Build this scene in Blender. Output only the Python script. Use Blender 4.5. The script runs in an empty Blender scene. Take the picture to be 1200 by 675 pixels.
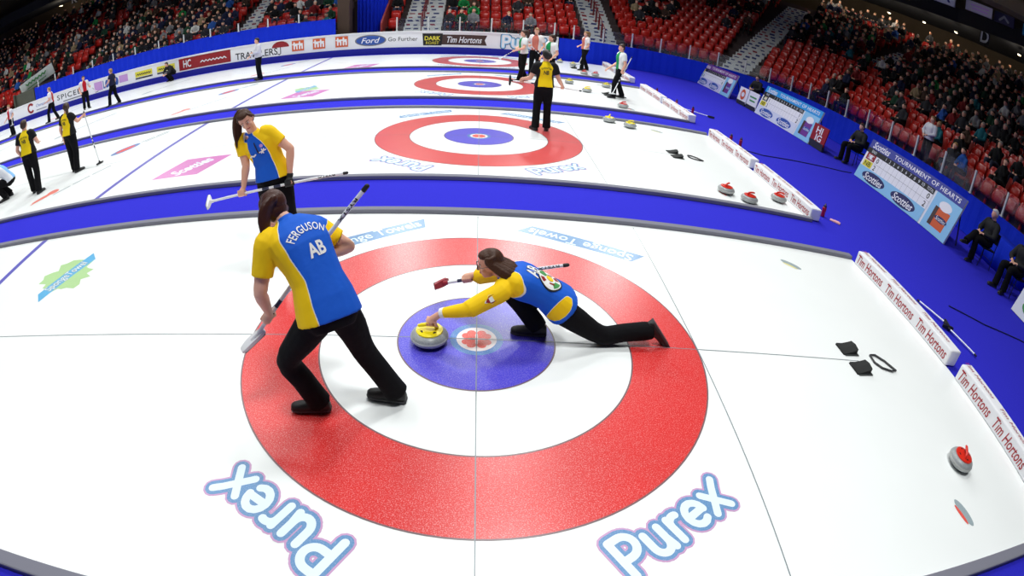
# Curling hall seen through a fisheye lens from just above the near sheet.
# World: x runs along the sheets, y across them, z up; the tee of the near sheet is the origin.
import bpy, bmesh, math, random
from mathutils import Vector, Matrix, Quaternion
from mathutils.bvhtree import BVHTree
from mathutils.geometry import delaunay_2d_cdt

SC = bpy.context.scene
COL = SC.collection
PI = math.pi
random.seed(11)
LAMP_POWER = 465

# ------------------------------------------------------------------ materials
def lin(c):
    c = c / 255.0
    return c / 12.92 if c <= 0.04045 else ((c + 0.055) / 1.055) ** 2.4

MATS = {}
def mat(name, rgb=(128, 128, 128), rough=0.6, spec=0.5, metal=0.0, emit=None, bump=None, sheen=0.0, vary=None, alpha=None):
    """plain procedural material; bump=(scale, strength, distance), vary=(scale, amount)"""
    if name in MATS:
        return MATS[name]
    m = bpy.data.materials.new(name)
    m.use_nodes = True
    nt = m.node_tree
    b = nt.nodes['Principled BSDF']
    col = (lin(rgb[0]), lin(rgb[1]), lin(rgb[2]), 1)
    b.inputs['Base Color'].default_value = col
    b.inputs['Roughness'].default_value = rough
    b.inputs['Specular IOR Level'].default_value = spec
    b.inputs['Metallic'].default_value = metal
    if sheen:
        b.inputs['Sheen Weight'].default_value = sheen
        b.inputs['Sheen Roughness'].default_value = 0.4
    if emit:
        b.inputs['Emission Color'].default_value = col
        b.inputs['Emission Strength'].default_value = emit
    if bump or vary:
        tc = nt.nodes.new('ShaderNodeTexCoord')
    if bump:
        n = nt.nodes.new('ShaderNodeTexNoise')
        n.inputs['Scale'].default_value = bump[0]
        n.inputs['Detail'].default_value = 3
        nt.links.new(tc.outputs['Object'], n.inputs['Vector'])
        bp = nt.nodes.new('ShaderNodeBump')
        bp.inputs['Strength'].default_value = bump[1]
        bp.inputs['Distance'].default_value = bump[2]
        nt.links.new(n.outputs['Fac'], bp.inputs['Height'])
        nt.links.new(bp.outputs['Normal'], b.inputs['Normal'])
    if vary:
        n = nt.nodes.new('ShaderNodeTexNoise')
        n.inputs['Scale'].default_value = vary[0]
        n.inputs['Detail'].default_value = 4
        nt.links.new(tc.outputs['Object'], n.inputs['Vector'])
        mx = nt.nodes.new('ShaderNodeMix'); mx.data_type = 'RGBA'
        mx.inputs['A'].default_value = tuple(c * (1 - vary[1]) for c in col[:3]) + (1,)
        mx.inputs['B'].default_value = tuple(min(1, c * (1 + vary[1])) for c in col[:3]) + (1,)
        nt.links.new(n.outputs['Fac'], mx.inputs['Factor'])
        nt.links.new(mx.outputs['Result'], b.inputs['Base Color'])
    MATS[name] = m
    return m

def mat_ice(name, rgb, speck=0.0, speck_scale=140.0, rough=0.3, sheen=0.0, spec=0.5, speckrgb=(250, 240, 240)):
    """pebbled ice: fine frost specks over the paint under the ice, pebble bump"""
    if name in MATS:
        return MATS[name]
    m = mat(name, rgb, rough=rough, spec=spec, sheen=sheen)
    nt = m.node_tree
    b = nt.nodes['Principled BSDF']
    b.inputs['Sheen Roughness'].default_value = 0.3
    tc = nt.nodes.new('ShaderNodeTexCoord')
    col = tuple(b.inputs['Base Color'].default_value)
    big = nt.nodes.new('ShaderNodeTexNoise'); big.inputs['Scale'].default_value = 1.3; big.inputs['Detail'].default_value = 4
    nt.links.new(tc.outputs['Object'], big.inputs['Vector'])
    mx = nt.nodes.new('ShaderNodeMix'); mx.data_type = 'RGBA'
    k = 0.13 if speck else 0.03
    mx.inputs['A'].default_value = tuple(c * (1 - k) for c in col[:3]) + (1,)
    mx.inputs['B'].default_value = tuple(min(1, c * (1 + k)) for c in col[:3]) + (1,)
    nt.links.new(big.outputs['Fac'], mx.inputs['Factor'])
    last = mx.outputs['Result']
    if speck:
        n = nt.nodes.new('ShaderNodeTexNoise'); n.inputs['Scale'].default_value = speck_scale; n.inputs['Detail'].default_value = 2
        nt.links.new(tc.outputs['Object'], n.inputs['Vector'])
        r = nt.nodes.new('ShaderNodeValToRGB')
        r.color_ramp.elements[0].position = 0.5; r.color_ramp.elements[0].color = (0, 0, 0, 1)
        r.color_ramp.elements[1].position = 0.78; r.color_ramp.elements[1].color = (speck, speck, speck, 1)
        nt.links.new(n.outputs['Fac'], r.inputs['Fac'])
        m2 = nt.nodes.new('ShaderNodeMix'); m2.data_type = 'RGBA'
        nt.links.new(r.outputs['Color'], m2.inputs['Factor'])
        nt.links.new(last, m2.inputs['A'])
        m2.inputs['B'].default_value = (lin(speckrgb[0]), lin(speckrgb[1]), lin(speckrgb[2]), 1)
        last = m2.outputs['Result']
    nt.links.new(last, b.inputs['Base Color'])
    return m

def mat_panels(name, main, side, pipe=None, width=0.006, bump=True):
    """two-colour team shirt: the mesh attribute 'panel' is the distance to the seam"""
    if name in MATS:
        return MATS[name]
    m = mat(name, main, rough=0.75, spec=0.25, bump=(9, 0.35, 0.02) if bump else None)
    nt = m.node_tree
    b = nt.nodes['Principled BSDF']
    at = nt.nodes.new('ShaderNodeAttribute'); at.attribute_name = 'panel'
    mp = nt.nodes.new('ShaderNodeMapRange')
    mp.inputs['From Min'].default_value = -0.05; mp.inputs['From Max'].default_value = 0.05
    nt.links.new(at.outputs['Fac'], mp.inputs['Value'])
    r = nt.nodes.new('ShaderNodeValToRGB'); r.color_ramp.interpolation = 'CONSTANT'
    c1 = tuple(lin(c) for c in side) + (1,); c2 = tuple(lin(c) for c in main) + (1,)
    e = r.color_ramp.elements
    e[0].position = 0; e[0].color = c1
    if pipe:
        e[1].position = 0.5 - width * 5; e[1].color = tuple(lin(c) for c in pipe) + (1,)
        e2 = e.new(0.5 + width * 5); e2.color = c2
    else:
        e[1].position = 0.5; e[1].color = c2
    nt.links.new(mp.outputs['Result'], r.inputs['Fac'])
    nt.links.new(r.outputs['Color'], b.inputs['Base Color'])
    return m

def mat_glass(name='clear_glass'):
    if name in MATS:
        return MATS[name]
    m = bpy.data.materials.new(name); m.use_nodes = True
    nt = m.node_tree; nt.nodes.clear()
    out = nt.nodes.new('ShaderNodeOutputMaterial')
    t = nt.nodes.new('ShaderNodeBsdfTransparent'); t.inputs[0].default_value = (0.93, 0.95, 0.96, 1)
    g = nt.nodes.new('ShaderNodeBsdfGlossy'); g.inputs['Roughness'].default_value = 0.12
    mx = nt.nodes.new('ShaderNodeMixShader'); mx.inputs[0].default_value = 0.05
    nt.links.new(t.outputs[0], mx.inputs[1]); nt.links.new(g.outputs[0], mx.inputs[2])
    nt.links.new(mx.outputs[0], out.inputs[0])
    MATS[name] = m
    return m

# ------------------------------------------------------------------ mesh builder
class MB:
    def __init__(s):
        s.v = []; s.f = []; s.m = []
    def add(s, vs, fs, mi=0):
        o = len(s.v)
        s.v.extend([tuple(v) for v in vs])
        for f in fs:
            s.f.append(tuple(i + o for i in f)); s.m.append(mi)
        return s
    def box(s, c, size, mi=0, rot=None, ax=None):
        hx, hy, hz = size[0] / 2, size[1] / 2, size[2] / 2
        c = Vector(c); vs = []
        for x in (-hx, hx):
            for y in (-hy, hy):
                for z in (-hz, hz):
                    p = Vector((x, y, z))
                    if ax: p = ax[0] * x + ax[1] * y + ax[2] * z
                    elif rot: p = rot @ p
                    vs.append(c + p)
        return s.add(vs, [(0, 1, 3, 2), (4, 6, 7, 5), (0, 4, 5, 1), (2, 3, 7, 6), (0, 2, 6, 4), (1, 5, 7, 3)], mi)
    def ring_loft(s, rings, mi=0, cap=True, closed=False):
        n = len(rings[0]); vs = [p for r in rings for p in r]; fs = []
        R = len(rings)
        for i in range(R if closed else R - 1):
            j = (i + 1) % R
            for k in range(n):
                l = (k + 1) % n
                fs.append((i * n + k, i * n + l, j * n + l, j * n + k))
        if cap and not closed:
            fs.append(tuple(range(n - 1, -1, -1))); fs.append(tuple((R - 1) * n + k for k in range(n)))
        return s.add(vs, fs, mi)
    def tube(s, pts, radii, seg=10, mi=0, cap='flat', flat=None, ref=None):
        """tube along points; cap 'round' adds domed ends; flat=(sx, sy) squashes the section about ref"""
        pts = [Vector(p) for p in pts]
        if not hasattr(radii, '__len__'): radii = [radii] * len(pts)
        radii = list(radii)
        n = len(pts)
        tans = []
        for i in range(n):
            a = pts[max(i - 1, 0)]; b = pts[min(i + 1, n - 1)]
            t = (b - a)
            tans.append(t.normalized() if t.length > 1e-9 else Vector((0, 0, 1)))
        if cap == 'round':
            P, Rr, T = [], [], []
            for k in (0.02, 0.3, 0.6, 0.85):
                ang = k * PI / 2
                P.append(pts[0] - tans[0] * radii[0] * math.cos(ang)); Rr.append(radii[0] * math.sin(ang)); T.append(tans[0])
            P += pts; Rr += radii; T += tans
            for k in (0.85, 0.6, 0.3, 0.02):
                ang = k * PI / 2
                P.append(pts[-1] + tans[-1] * radii[-1] * math.cos(ang)); Rr.append(radii[-1] * math.sin(ang)); T.append(tans[-1])
            pts, radii, tans = P, Rr, T
        t0 = tans[0]
        up = Vector(ref) if ref else (Vector((0, 0, 1)) if abs(t0.z) < 0.9 else Vector((1, 0, 0)))
        u = (up - t0 * up.dot(t0)).normalized()
        rings = []
        for p, r, t in zip(pts, radii, tans):
            u = (u - t * u.dot(t))
            u = u.normalized() if u.length > 1e-6 else t.orthogonal().normalized()
            w = t.cross(u)
            fx, fy = flat if flat else (1, 1)
            rings.append([p + u * (r * fx * math.cos(2 * PI * k / seg)) + w * (r * fy * math.sin(2 * PI * k / seg)) for k in range(seg)])
        return s.ring_loft(rings, mi)
    def ellipsoid(s, c, rad, axes=None, mi=0, seg=14, rings=9):
        c = Vector(c)
        ax = axes or (Vector((1, 0, 0)), Vector((0, 1, 0)), Vector((0, 0, 1)))
        vs = [c - ax[2] * rad[2]]
        for i in range(1, rings):
            ph = -PI / 2 + PI * i / rings
            for k in range(seg):
                th = 2 * PI * k / seg
                vs.append(c + ax[0] * (rad[0] * math.cos(ph) * math.cos(th)) + ax[1] * (rad[1] * math.cos(ph) * math.sin(th)) + ax[2] * (rad[2] * math.sin(ph)))
        vs.append(c + ax[2] * rad[2])
        fs = []
        for k in range(seg):
            l = (k + 1) % seg
            fs.append((0, 1 + l, 1 + k))
            for i in range(rings - 2):
                a = 1 + i * seg
                fs.append((a + k, a + l, a + seg + l, a + seg + k))
            a = 1 + (rings - 2) * seg
            fs.append((a + k, a + l, len(vs) - 1))
        return s.add(vs, fs, mi)
    def lathe(s, prof, seg=32, c=(0, 0, 0), mi=0):
        c = Vector(c); rings = []
        for r, z in prof:
            rings.append([c + Vector((r * math.cos(2 * PI * k / seg), r * math.sin(2 * PI * k / seg), z)) for k in range(seg)])
        return s.ring_loft(rings, mi)
    def quad(s, a, b, c, d, mi=0):
        return s.add([a, b, c, d], [(0, 1, 2, 3)], mi)
    def flat_on(s, geo, o, u, v, mi=0, lift=0.0):
        """2D geometry (verts, faces) on the frame o, u, v"""
        o, u, v = Vector(o), Vector(u), Vector(v)
        n = u.cross(v).normalized() * lift
        return s.add([o + u * p[0] + v * p[1] + n for p in geo[0]], geo[1], mi)
    def mesh(s, name, mats):
        me = bpy.data.meshes.new(name)
        me.from_pydata(s.v, [], s.f)
        for m in (mats if isinstance(mats, (list, tuple)) else [mats]): me.materials.append(m)
        me.polygons.foreach_set('material_index', s.m)
        me.update()
        return me
    def build(s, name, mats, parent=None, smooth=False, bevel=0.0, label=None):
        me = s.mesh(name, mats)
        if smooth: me.polygons.foreach_set('use_smooth', [True] * len(me.polygons))
        return link(name, me, parent, bevel, label)

def link(name, me, parent=None, bevel=0.0, label=None):
    o = bpy.data.objects.new(name, me)
    COL.objects.link(o)
    if parent: o.parent = parent
    if label: o['label'] = label
    if bevel:
        b = o.modifiers.new('edge', 'BEVEL'); b.width = bevel; b.segments = 2; b.limit_method = 'ANGLE'
    return o

def thing(name, label, cat, loc=(0, 0, 0), rz=0.0, group=None, kind=None):
    o = bpy.data.objects.new(name, None)
    o.empty_display_size = 0.1
    COL.objects.link(o)
    o.location = loc; o.rotation_euler = (0, 0, rz)
    return tag(o, label, cat, group, kind)

def tag(o, label=None, cat=None, group=None, kind=None):
    if label: o['label'] = label
    if cat: o['category'] = cat
    if group: o['group'] = group
    if kind: o['kind'] = kind
    return o

def copy_tree(o, parent=None):
    c = o.copy(); COL.objects.link(c)
    if parent: c.parent = parent
    for ch in list(o.children): copy_tree(ch, c)
    return c

def place(proto, used, loc, rz, label, group=None):
    """first call moves the prototype itself, later calls copy it"""
    o = proto if not used else copy_tree(proto)
    used.append(1)
    o.location = loc; o.rotation_euler = (0, 0, rz); o['label'] = label
    if group: o['group'] = group
    return o

# ------------------------------------------------------------------ flat lettering and strokes
TXT = {}
def text_geo(body, size=1.0, shear=0.0, bold=0.0, space=1.0):
    """lettering as 2D geometry, centred on its middle; width in the third slot"""
    key = (body, shear, bold, space)
    if key not in TXT:
        cu = bpy.data.curves.new('t', 'FONT')
        cu.body = body; cu.shear = shear; cu.offset = bold; cu.space_character = space
        cu.resolution_u = 3
        ob = bpy.data.objects.new('t', cu); COL.objects.link(ob)
        bpy.context.view_layer.update()
        me = bpy.data.meshes.new_from_object(ob.evaluated_get(bpy.context.evaluated_depsgraph_get()))
        vs = [(v.co.x, v.co.y) for v in me.vertices]; fs = [tuple(p.vertices) for p in me.polygons]
        if bold > 0.02: vs, fs = union((vs, fs))
        bpy.data.objects.remove(ob); bpy.data.curves.remove(cu); bpy.data.meshes.remove(me)
        xs = [v[0] for v in vs]; ys = [v[1] for v in vs]
        cx, cy = (min(xs) + max(xs)) / 2, (min(ys) + max(ys)) / 2
        h = max(ys) - min(ys)
        TXT[key] = ([(x - cx, y - cy) for x, y in vs], fs, max(xs) - min(xs), h)
    vs, fs, w, h = TXT[key]
    return ([(x * size, y * size) for x, y in vs], fs, w * size, h * size)

def text_fit(body, w, h, shear=0.0, bold=0.0, space=1.0):
    """lettering stretched to a width and height"""
    vs, fs, w0, h0 = text_geo(body, 1.0, shear, bold, space)
    return ([(x * w / w0, y * h / h0) for x, y in vs], fs)

def rect_geo(w, h, cx=0.0, cy=0.0, skew=0.0):
    return ([(cx - w / 2 - skew, cy - h / 2), (cx + w / 2 - skew, cy - h / 2), (cx + w / 2 + skew, cy + h / 2), (cx - w / 2 + skew, cy + h / 2)], [(0, 1, 2, 3)])

def disc_geo(rx, ry=None, cx=0.0, cy=0.0, seg=40, a0=0.0, a1=2 * PI):
    ry = ry or rx
    full = abs(a1 - a0 - 2 * PI) < 1e-6
    n = seg if full else seg + 1
    vs = [(cx + rx * math.cos(a0 + (a1 - a0) * k / seg), cy + ry * math.sin(a0 + (a1 - a0) * k / seg)) for k in range(n)]
    if not full: vs.append((cx, cy))
    return (vs, [tuple(range(len(vs)))])

def disc_grid(r, nr=5, seg=32, a0=0.0, a1=2 * PI, r0=0.0):
    """disc or ring sector cut into small cells, for laying on curved cloth"""
    gs = [ring_geo(max(r0 + (r - r0) * i / nr, 1e-4), r0 + (r - r0) * (i + 1) / nr, seg, a0, a1) for i in range(nr)]
    return merge_geo(*gs)

def ring_geo(r0, r1, seg=128, a0=0.0, a1=2 * PI):
    full = abs(a1 - a0 - 2 * PI) < 1e-6
    n = seg if full else seg + 1
    vs = []
    for k in range(n):
        a = a0 + (a1 - a0) * k / seg
        vs += [(r0 * math.cos(a), r0 * math.sin(a)), (r1 * math.cos(a), r1 * math.sin(a))]
    fs = []
    for k in range(seg):
        j = (k + 1) % n
        fs.append((2 * k, 2 * k + 1, 2 * j + 1, 2 * j))
    return (vs, fs)

def merge_geo(*gs):
    vs, fs = [], []
    for g in gs:
        o = len(vs); vs += g[0]; fs += [tuple(i + o for i in f) for f in g[1]]
    return (vs, fs)

def union(g):
    """one non-overlapping sheet from overlapping flat pieces"""
    vs, es, fs, ov, oe, of = delaunay_2d_cdt([Vector(p) for p in g[0]], [], [list(f) for f in g[1]], 1, 1e-5)
    return ([(v.x, v.y) for v in vs], [tuple(f) for f, o in zip(fs, of) if len(o)])

def move_geo(g, dx=0, dy=0, sx=1.0, sy=None, rot=0.0):
    sy = sx if sy is None else sy
    c, s = math.cos(rot), math.sin(rot)
    return ([(x * sx * c - y * sy * s + dx, x * sx * s + y * sy * c + dy) for x, y in g[0]], g[1])

def stroke_geo(paths, w):
    """fat rounded pen strokes"""
    out = []
    r = w / 2
    for path in paths:
        for (x0, y0), (x1, y1) in zip(path[:-1], path[1:]):
            L = math.hypot(x1 - x0, y1 - y0)
            if L < 1e-6: continue
            nx, ny = -(y1 - y0) / L * r, (x1 - x0) / L * r
            out.append(([(x0 - nx, y0 - ny), (x1 - nx, y1 - ny), (x1 + nx, y1 + ny), (x0 + nx, y0 + ny)], [(0, 1, 2, 3)]))
        for x, y in path:
            out.append(disc_geo(r, r, x, y, 12))
    return union(merge_geo(*out))

def arc(cx, cy, rx, ry, a0, a1, n=12):
    return [(cx + rx * math.cos(math.radians(a0 + (a1 - a0) * k / n)), cy + ry * math.sin(math.radians(a0 + (a1 - a0) * k / n))) for k in range(n + 1)]

# five rounded letters P u r e x, baseline 0, capital height 1
BUBBLE = [
    [(0.12, 0.0), (0.12, 0.9), (0.36, 0.9)] + arc(0.36, 0.64, 0.26, 0.26, 90, -90) + [(0.12, 0.38)],
    [(0.86, 0.62), (0.86, 0.28)] + arc(1.06, 0.26, 0.2, 0.24, 180, 360) + [(1.26, 0.62)], [(1.26, 0.3), (1.3, 0.02)],
    [(1.56, 0.02), (1.56, 0.62)], [(1.56, 0.42)] + arc(1.76, 0.42, 0.2, 0.2, 160, 70),
    [(2.02, 0.34), (2.5, 0.36)] + arc(2.27, 0.34, 0.25, 0.3, 0, 310),
    [(2.7, 0.02), (3.14, 0.62), (3.3, 0.8)], [(2.72, 0.62), (3.2, 0.0)],
]
# ------------------------------------------------------------------ camera, view, light
SC.view_settings.view_transform = 'Standard'
SC.view_settings.look = 'None'
SC.view_settings.gamma = 1.0
SC.view_settings.use_curve_mapping = False
SC.view_settings.exposure = 0.0
SC.render.engine = 'CYCLES'
SC.cycles.use_denoising = True
SC.cycles.use_adaptive_sampling = True
SC.cycles.max_bounces = 6
SC.cycles.diffuse_bounces = 3
SC.cycles.glossy_bounces = 3
SC.cycles.transparent_max_bounces = 24
SC.cycles.sample_clamp_indirect = 6
SC.cycles.caustics_reflective = False
SC.cycles.caustics_refractive = False

cd = bpy.data.cameras.new('camera')
cam = bpy.data.objects.new('camera', cd)
COL.objects.link(cam)
cd.type = 'PANO'
cd.panorama_type = 'FISHEYE_EQUISOLID'
cd.sensor_fit = 'HORIZONTAL'
cd.sensor_width = 36
cd.fisheye_lens = 19.4765
cd.fisheye_fov = PI
cd.shift_x = 0.02805
cd.shift_y = 0.17015
cd.clip_end = 300
cam.matrix_world = Matrix(((0.99891433, -0.03265228, -0.03322648, -0.07827), (-0.00400303, 0.6504406, -0.75954658, -3.4842),
                           (0.04641278, 0.75885497, 0.64960372, 2.505), (0, 0, 0, 1)))
SC.camera = cam

w = bpy.data.worlds.new('hall_air'); SC.world = w; w.use_nodes = True
w.node_tree.nodes['Background'].inputs[0].default_value = (0.55, 0.6, 0.75, 1)
w.node_tree.nodes['Background'].inputs[1].default_value = 0.05

def lamp(x, y, z, size, power, col=(0.98, 1.0, 0.995), spread=122, aim=None):
    l = bpy.data.lights.new('arena_lamp', 'AREA'); l.shape = 'SQUARE'; l.size = size; l.energy = power; l.color = col
    l.spread = math.radians(spread)
    o = bpy.data.objects.new('arena_lamp', l); COL.objects.link(o); o.location = (x, y, z)
    if aim: o.rotation_euler = (Vector(aim) - Vector((x, y, z))).to_track_quat('-Z', 'Y').to_euler()
    return o
for lx, kx in ((-36, 1.0), (-27, 0.85), (-18, 0.7), (-9, 0.62), (1.5, 1.05)):
    for ly, ky in ((-3, 1.0), (5, 0.9), (12, 0.95), (18, 0.95)):
        lamp(lx, ly, 13.5, 1.6, LAMP_POWER * kx * ky)
for lx in (-20, -11, -4, 3, 9):
    lamp(lx, 27, 13.5, 1.6, LAMP_POWER * 0.42, aim=(lx * 0.7 - 0.5, 6, 0), spread=100)

# ------------------------------------------------------------------ palette
M_ICE = mat_ice('ice_white', (243, 246, 245), rough=0.28)
M_RED = mat_ice('ice_red', (216, 22, 20), 0.42, rough=0.3, sheen=0.9, spec=0.6)
M_BLUE = mat_ice('ice_blue', (68, 58, 205), 0.35, rough=0.3, sheen=0.7, spec=0.6)
M_TEAL = mat_ice('ice_button_blue', (72, 128, 192), 0.3, rough=0.3, sheen=0.3)
M_BUTTON = mat_ice('ice_button_white', (236, 226, 226), 0.0, rough=0.3)
M_HEART = mat_ice('ice_heart_red', (232, 84, 70), 0.3, rough=0.3)
M_LINE = mat_ice('ice_line_grey', (128, 136, 142), rough=0.3)
M_EDGE = mat_ice('ice_ring_outline', (120, 96, 100), rough=0.3)
M_HOG = mat_ice('ice_hog_blue', (104, 100, 190), rough=0.3)
M_PINK = mat_ice('ice_pink', (202, 158, 198), rough=0.3)
M_SKY = mat_ice('ice_sky_blue', (100, 146, 192), 0.25, rough=0.3)
M_PALE = mat_ice('ice_pale_letter', (226, 241, 249), rough=0.3)
M_GREEN = mat_ice('ice_green', (176, 214, 150), 0.3, rough=0.3)
M_MAG = mat_ice('ice_magenta', (206, 118, 184), 0.3, rough=0.3)
M_ORANGE = mat_ice('ice_orange', (238, 128, 112), 0.3, rough=0.3)
M_ICEGREY = mat_ice('ice_grey', (150, 166, 172), 0.2, rough=0.3)
M_CARPET = mat('carpet_blue', (48, 46, 196), rough=0.95, spec=0.1, bump=(220, 0.5, 0.01), vary=(60, 0.12))
M_FOAM = mat('foam_grey', (122, 122, 134), rough=0.8, spec=0.2)
M_WHITE = mat('board_white', (238, 238, 240), rough=0.45)
M_OFFW = mat('sign_white', (228, 232, 236), rough=0.5)
M_KICK = mat('kick_blue', (22, 26, 150), rough=0.7)
M_DRAPE = mat('drape_blue', (20, 50, 205), rough=0.85, spec=0.15, bump=(3, 0.5, 0.05))
M_BLACK = mat('black', (14, 14, 16), rough=0.6)
M_DARK = mat('dark_grey', (44, 44, 48), rough=0.6)
M_GREY = mat('mid_grey', (120, 120, 124), rough=0.5)
M_STEEL = mat('steel', (170, 172, 176), rough=0.35, metal=0.8)
M_NAVY = mat('navy', (30, 34, 92), rough=0.5)
M_SIGNRED = mat('sign_red', (150, 24, 32), rough=0.5)
M_LETRED = mat('letter_red', (168, 40, 52), rough=0.5)
M_ORG = mat('sign_orange', (214, 92, 44), rough=0.5)
M_BROWN = mat('sign_brown', (68, 46, 42), rough=0.5)
M_SIGNYEL = mat('sign_yellow', (226, 214, 60), rough=0.5)
M_SIGNBLUE = mat('sign_blue', (44, 84, 168), rough=0.5)
M_LTBLUE = mat('sign_light_blue', (140, 198, 232), rough=0.5)
M_CYAN = mat('sign_cyan', (30, 150, 218), rough=0.5)
M_PURPLE = mat('sign_purple', (112, 50, 140), rough=0.5)
M_LILAC = mat('sign_lilac', (196, 150, 210), rough=0.5)
M_SIGNGREEN = mat('sign_green', (70, 150, 80), rough=0.5)
M_CHARCOAL = mat('sign_charcoal', (60, 62, 70), rough=0.5)
M_CONC = mat('concrete', (98, 94, 96), rough=0.85, vary=(3, 0.25))
M_SEAT = mat('seat_red', (178, 30, 22), rough=0.28, spec=0.6)
M_GLASS = mat_glass()

# ------------------------------------------------------------------ floor and the four sheets of ice
STEP = 6.206
Y0, Y1 = -2.38, 2.46          # near and far edge of a sheet, from its centre line
XE, XF = 5.3, -41.0           # house end and far end
mb = MB(); mb.quad((-70, -14, -0.012), (45, -14, -0.012), (45, 60, -0.012), (-70, 60, -0.012))
tag(mb.build('floor', M_CARPET), 'bright blue carpet laid around and between the sheets of ice', 'carpet', kind='structure')

def bubble(parent, org, ang, size, label):
    u = Vector((math.cos(ang), math.sin(ang), 0)) * size; v = Vector((-math.sin(ang), math.cos(ang), 0)) * size
    b = MB()
    b.flat_on(stroke_geo(BUBBLE, 0.46), org, u, v, 0, 0.0015)
    b.flat_on(stroke_geo(BUBBLE, 0.37), org, u, v, 1, 0.0020)
    b.flat_on(stroke_geo(BUBBLE, 0.19), org, u, v, 2, 0.0026)
    return b.build('painted_lettering', [M_PINK, M_SKY, M_PALE], parent, label=label)

def banner_logo(parent, c, ang, w, h, label):
    u = Vector((math.cos(ang), math.sin(ang), 0)); v = Vector((-math.sin(ang), math.cos(ang), 0))
    b = MB()
    b.flat_on(rect_geo(w, h, skew=0.05), c, u, v, 0, 0.0015)
    b.flat_on(text_fit('Sponge Towels', w * 0.92, h * 0.98, bold=0.05), c, u, v, 1, 0.0020)
    b.flat_on(text_fit('Sponge Towels', w * 0.91, h * 0.93, bold=0.012), c, u, v, 2, 0.0026)
    return b.build('painted_banner', [M_SKY, M_SKY, M_PALE], parent, label=label)

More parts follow.
